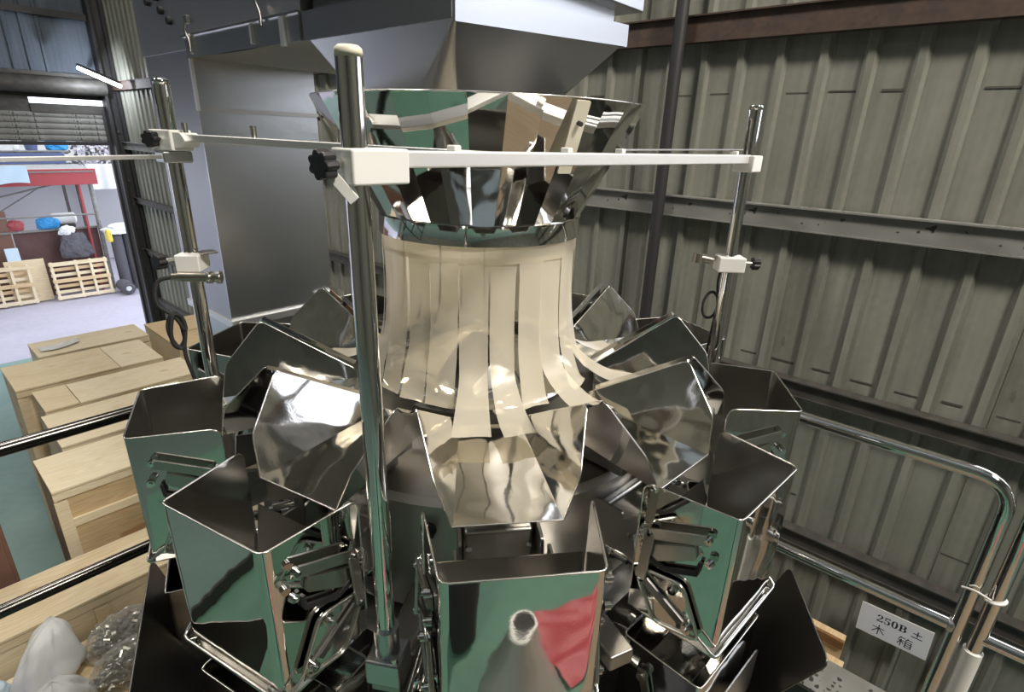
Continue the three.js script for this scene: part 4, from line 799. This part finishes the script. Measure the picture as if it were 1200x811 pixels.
{
  const g = thing('lying_roll', 'small grey roll lying end-on before the standing rolls', 'roll', [3.80, 0, -16.2]); build('roll_body', [cyl(.15, .5, 0, .15, 0, 'z', 24), shift(new THREE.TorusGeometry(.09, .03, 8, 24), 0, .15, .25)], M.greyCloth, g); build('core_tube', cyl(.06, .52, 0, .15, 0, 'z', 16), M.plasticBag, g);
  bag('cloth_heap', 'white and grey cloths heaped on the standing rolls', 'cloth', [4.2, 1.41, -16.66], [.42, .12, .16], M.plasticBag, 33, .5);
  bag('yellow_rag', 'yellow rag hanging by the canopy post', 'cloth', [3.74, 1.25, -16.45], [.06, .16, .05], M.yellow, 37, .3);
  bag('dark_bundle', 'black and white bundle hung on the brown fence', 'bundle', [3.1, .92, -16.72], [.26, .30, .10], M.greyCloth, 41, .5);
  bag('white_rag', 'white rag on top of the dark bundle at the fence', 'cloth', [2.98, 1.47, -16.72], [.13, .11, .06], M.plasticBag, 43, .5);
  bag('blue_tarp', 'crumpled blue tarp on the fence rail', 'tarp', [2.72, 1.6, -17.05], [.2, .14, .12], M.cyan, 47, .3);
  bag('red_tarp', 'red cloth bundle on the fence rail at the left', 'cloth', [2.12, 1.60, -17.05], [.14, .13, .1], M.redSheet, 51, .3);
  const t = thing('white_tank', 'white tank lying behind the fence', 'tank', [3.1, 1.6, -17.4]); build('tank_shell', [cyl(.14, .4, 0, .16, 0, 'x', 24), shift(new THREE.SphereGeometry(.14, 20, 12).scale(.5, 1, 1), .2, .16, 0), shift(new THREE.SphereGeometry(.14, 20, 12).scale(.5, 1, 1), -.2, .16, 0)], M.white, t); build('tank_stand', bx(.4, 1.62, .2, 0, -.79, 0), M.girtDark, t);
}
{ // shed behind the fence and a plant shelf over it
  const s = thing('shed', 'low grey shed behind the fence outside', 'shed', [1, 0, -21]);
  build('shed_wall', rb(16, 2.9, .2, 0, 1.45, 0, .01), M.palewall, s); build('shed_roof', plate([[-8, 2.9, .9], [8, 2.9, .9], [8, 3.3, -2], [-8, 3.3, -2]], .05), M.girtGrey, s);
  for (const x of [-3, -1, 1.2, 3.2]) build('shed_post', bx(.1, 2.9, .1, x, 1.45, .4), M.girtDark, s);
  const h = thing('plant_shelf', 'high shelf outside above the red canopy, blue trough on it', 'shelf', [2.3, 0, -19]);
  build('shelf_board', rb(4.4, .05, .6, -.7, 3.27, 0, .01), M.girtGrey, h); for (const x of [-2.6, -.5, 1.3]) build('shelf_post', bx(.06, 3.3, .06, x, 1.65, -.2), M.girtDark, h);
  const tr = thing('trough', 'long navy blue trough under the plant shelf', 'trough', [3.0, 2.98, -18.7]); build('trough_shell', [rb(1.3, .26, .03, 0, .13, .14, .01), rb(1.3, .26, .03, 0, .13, -.14, .01), rb(.03, .26, .3, .65, .13, 0, .01), rb(.03, .26, .3, -.65, .13, 0, .01), rb(1.3, .02, .3, 0, .01, 0, .005)], M.navy, tr);
  const bn = thing('bin', 'small blue tub on the plant shelf', 'tub', [3.1, 3.3, -19]); build('tub_shell', new THREE.LatheGeometry([[.12, 0], [.16, .26], [.175, .27], [.175, .25], [.15, .25], [.11, .02], [0, .02], [0, 0], [.12, 0]].map((p) => new THREE.Vector2(...p)), 24), M.navy, bn);
  bag('blue_bag', 'bright blue bag on the right end of the plant shelf', 'bag', [3.62, 3.3, -19], [.2, .16, .15], M.cyan, 61, .3);
  bag('white_bottle', 'white bottle on the plant shelf beside the blue tub', 'bottle', [2.78, 3.3, -18.9], [.07, .17, .07], M.white, 63, .08);
  bag('dark_pot', 'dark pot at the left of the plant shelf', 'pot', [2.3, 3.3, -19], [.16, .17, .14], M.pole, 65, .1);
}
{ // blossoming shrub
  const g = thing('blossom_shrub', 'pale flowering shrub outside, with a pink blossom cluster', 'shrub', [5.05, 0, -19.4]);
  build('stem', [cyl(.05, 2.6, 0, 1.3, 0, 'y', 10, .03), rod([0, 2.2, 0], [-.5, 3.3, .1], .025, 8), rod([0, 2.1, 0], [.5, 3.4, 0], .025, 8)], M.woodDark, g);
  const mk = (n, cx, cy, sx, sy, size) => { const o = []; for (let i = 0; i < n; i++) { const q = new THREE.CircleGeometry(rr(.6, 1.2) * size, 6); q.scale(1, .6, 1); q.rotateX(rr(-1.2, 1.2)); q.rotateY(rr(-1.2, 1.2)); q.rotateZ(rr(0, 3)); o.push(shift(q, cx + rr(-1, 1) * sx, cy + rr(-1, 1) * sy, rr(-.3, .35))); } return o; };
  build('foliage', mk(900, 0, 3.2, .95, .55, .06), new THREE.MeshStandardMaterial({ color: new THREE.Color(.68, .66, .7), roughness: .8, side: THREE.DoubleSide }), g).userData.kind = 'stuff';
  build('dark_foliage', mk(320, -.35, 3.15, .8, .5, .06), new THREE.MeshStandardMaterial({ color: new THREE.Color(.12, .12, .13), roughness: .8, side: THREE.DoubleSide }), g).userData.kind = 'stuff';
  build('blossom', mk(110, .12, 3.28, .16, .13, .05), new THREE.MeshStandardMaterial({ color: new THREE.Color(.75, .16, .33), roughness: .7, side: THREE.DoubleSide }), g).userData.kind = 'stuff';
  const w = thing('white_sheet', 'pale sheet hanging right of the red canopy', 'sheet', [4.13, 2.3, -17.6]); build('sheet_cloth', gridGeo((u, v) => [-.3 + .8 * u, .72 - .62 * v, .02 * Math.sin(u * 14)], 30, 8), M.plasticBag, w);
}
{ // tube lamp over the doorway corner
  const g = thing('tube_lamp', 'bright tube lamp glowing over the top corner of the doorway', 'lamp', [2.96, E + .68, Z_B + .62]);
  const a = [-.16, .14, -.1], b = [.22, -.12, .5];
  build('lamp_tube', rod(a, b, .03, 14), new THREE.MeshStandardMaterial({ color: 0xffffff, emissive: 0xeef4ff, emissiveIntensity: 20 }), g);
  build('lamp_bracket', [bar([-.16, .19, -.1], [.22, -.07, .5], .05, .03), rod([.03, .06, .2], [.06, .1, -.30], .02, 8)], M.girtDark, g);
  const l = new THREE.PointLight(0xeef4ff, 3); l.position.set(2.96 - .04, E + .62, Z_B + .75); l.castShadow = true; scene.add(l);
}
scene.traverse((o) => { if (o.isRectAreaLight || o.isPointLight) o.castShadow = true; });
renderer.render(scene, camera);
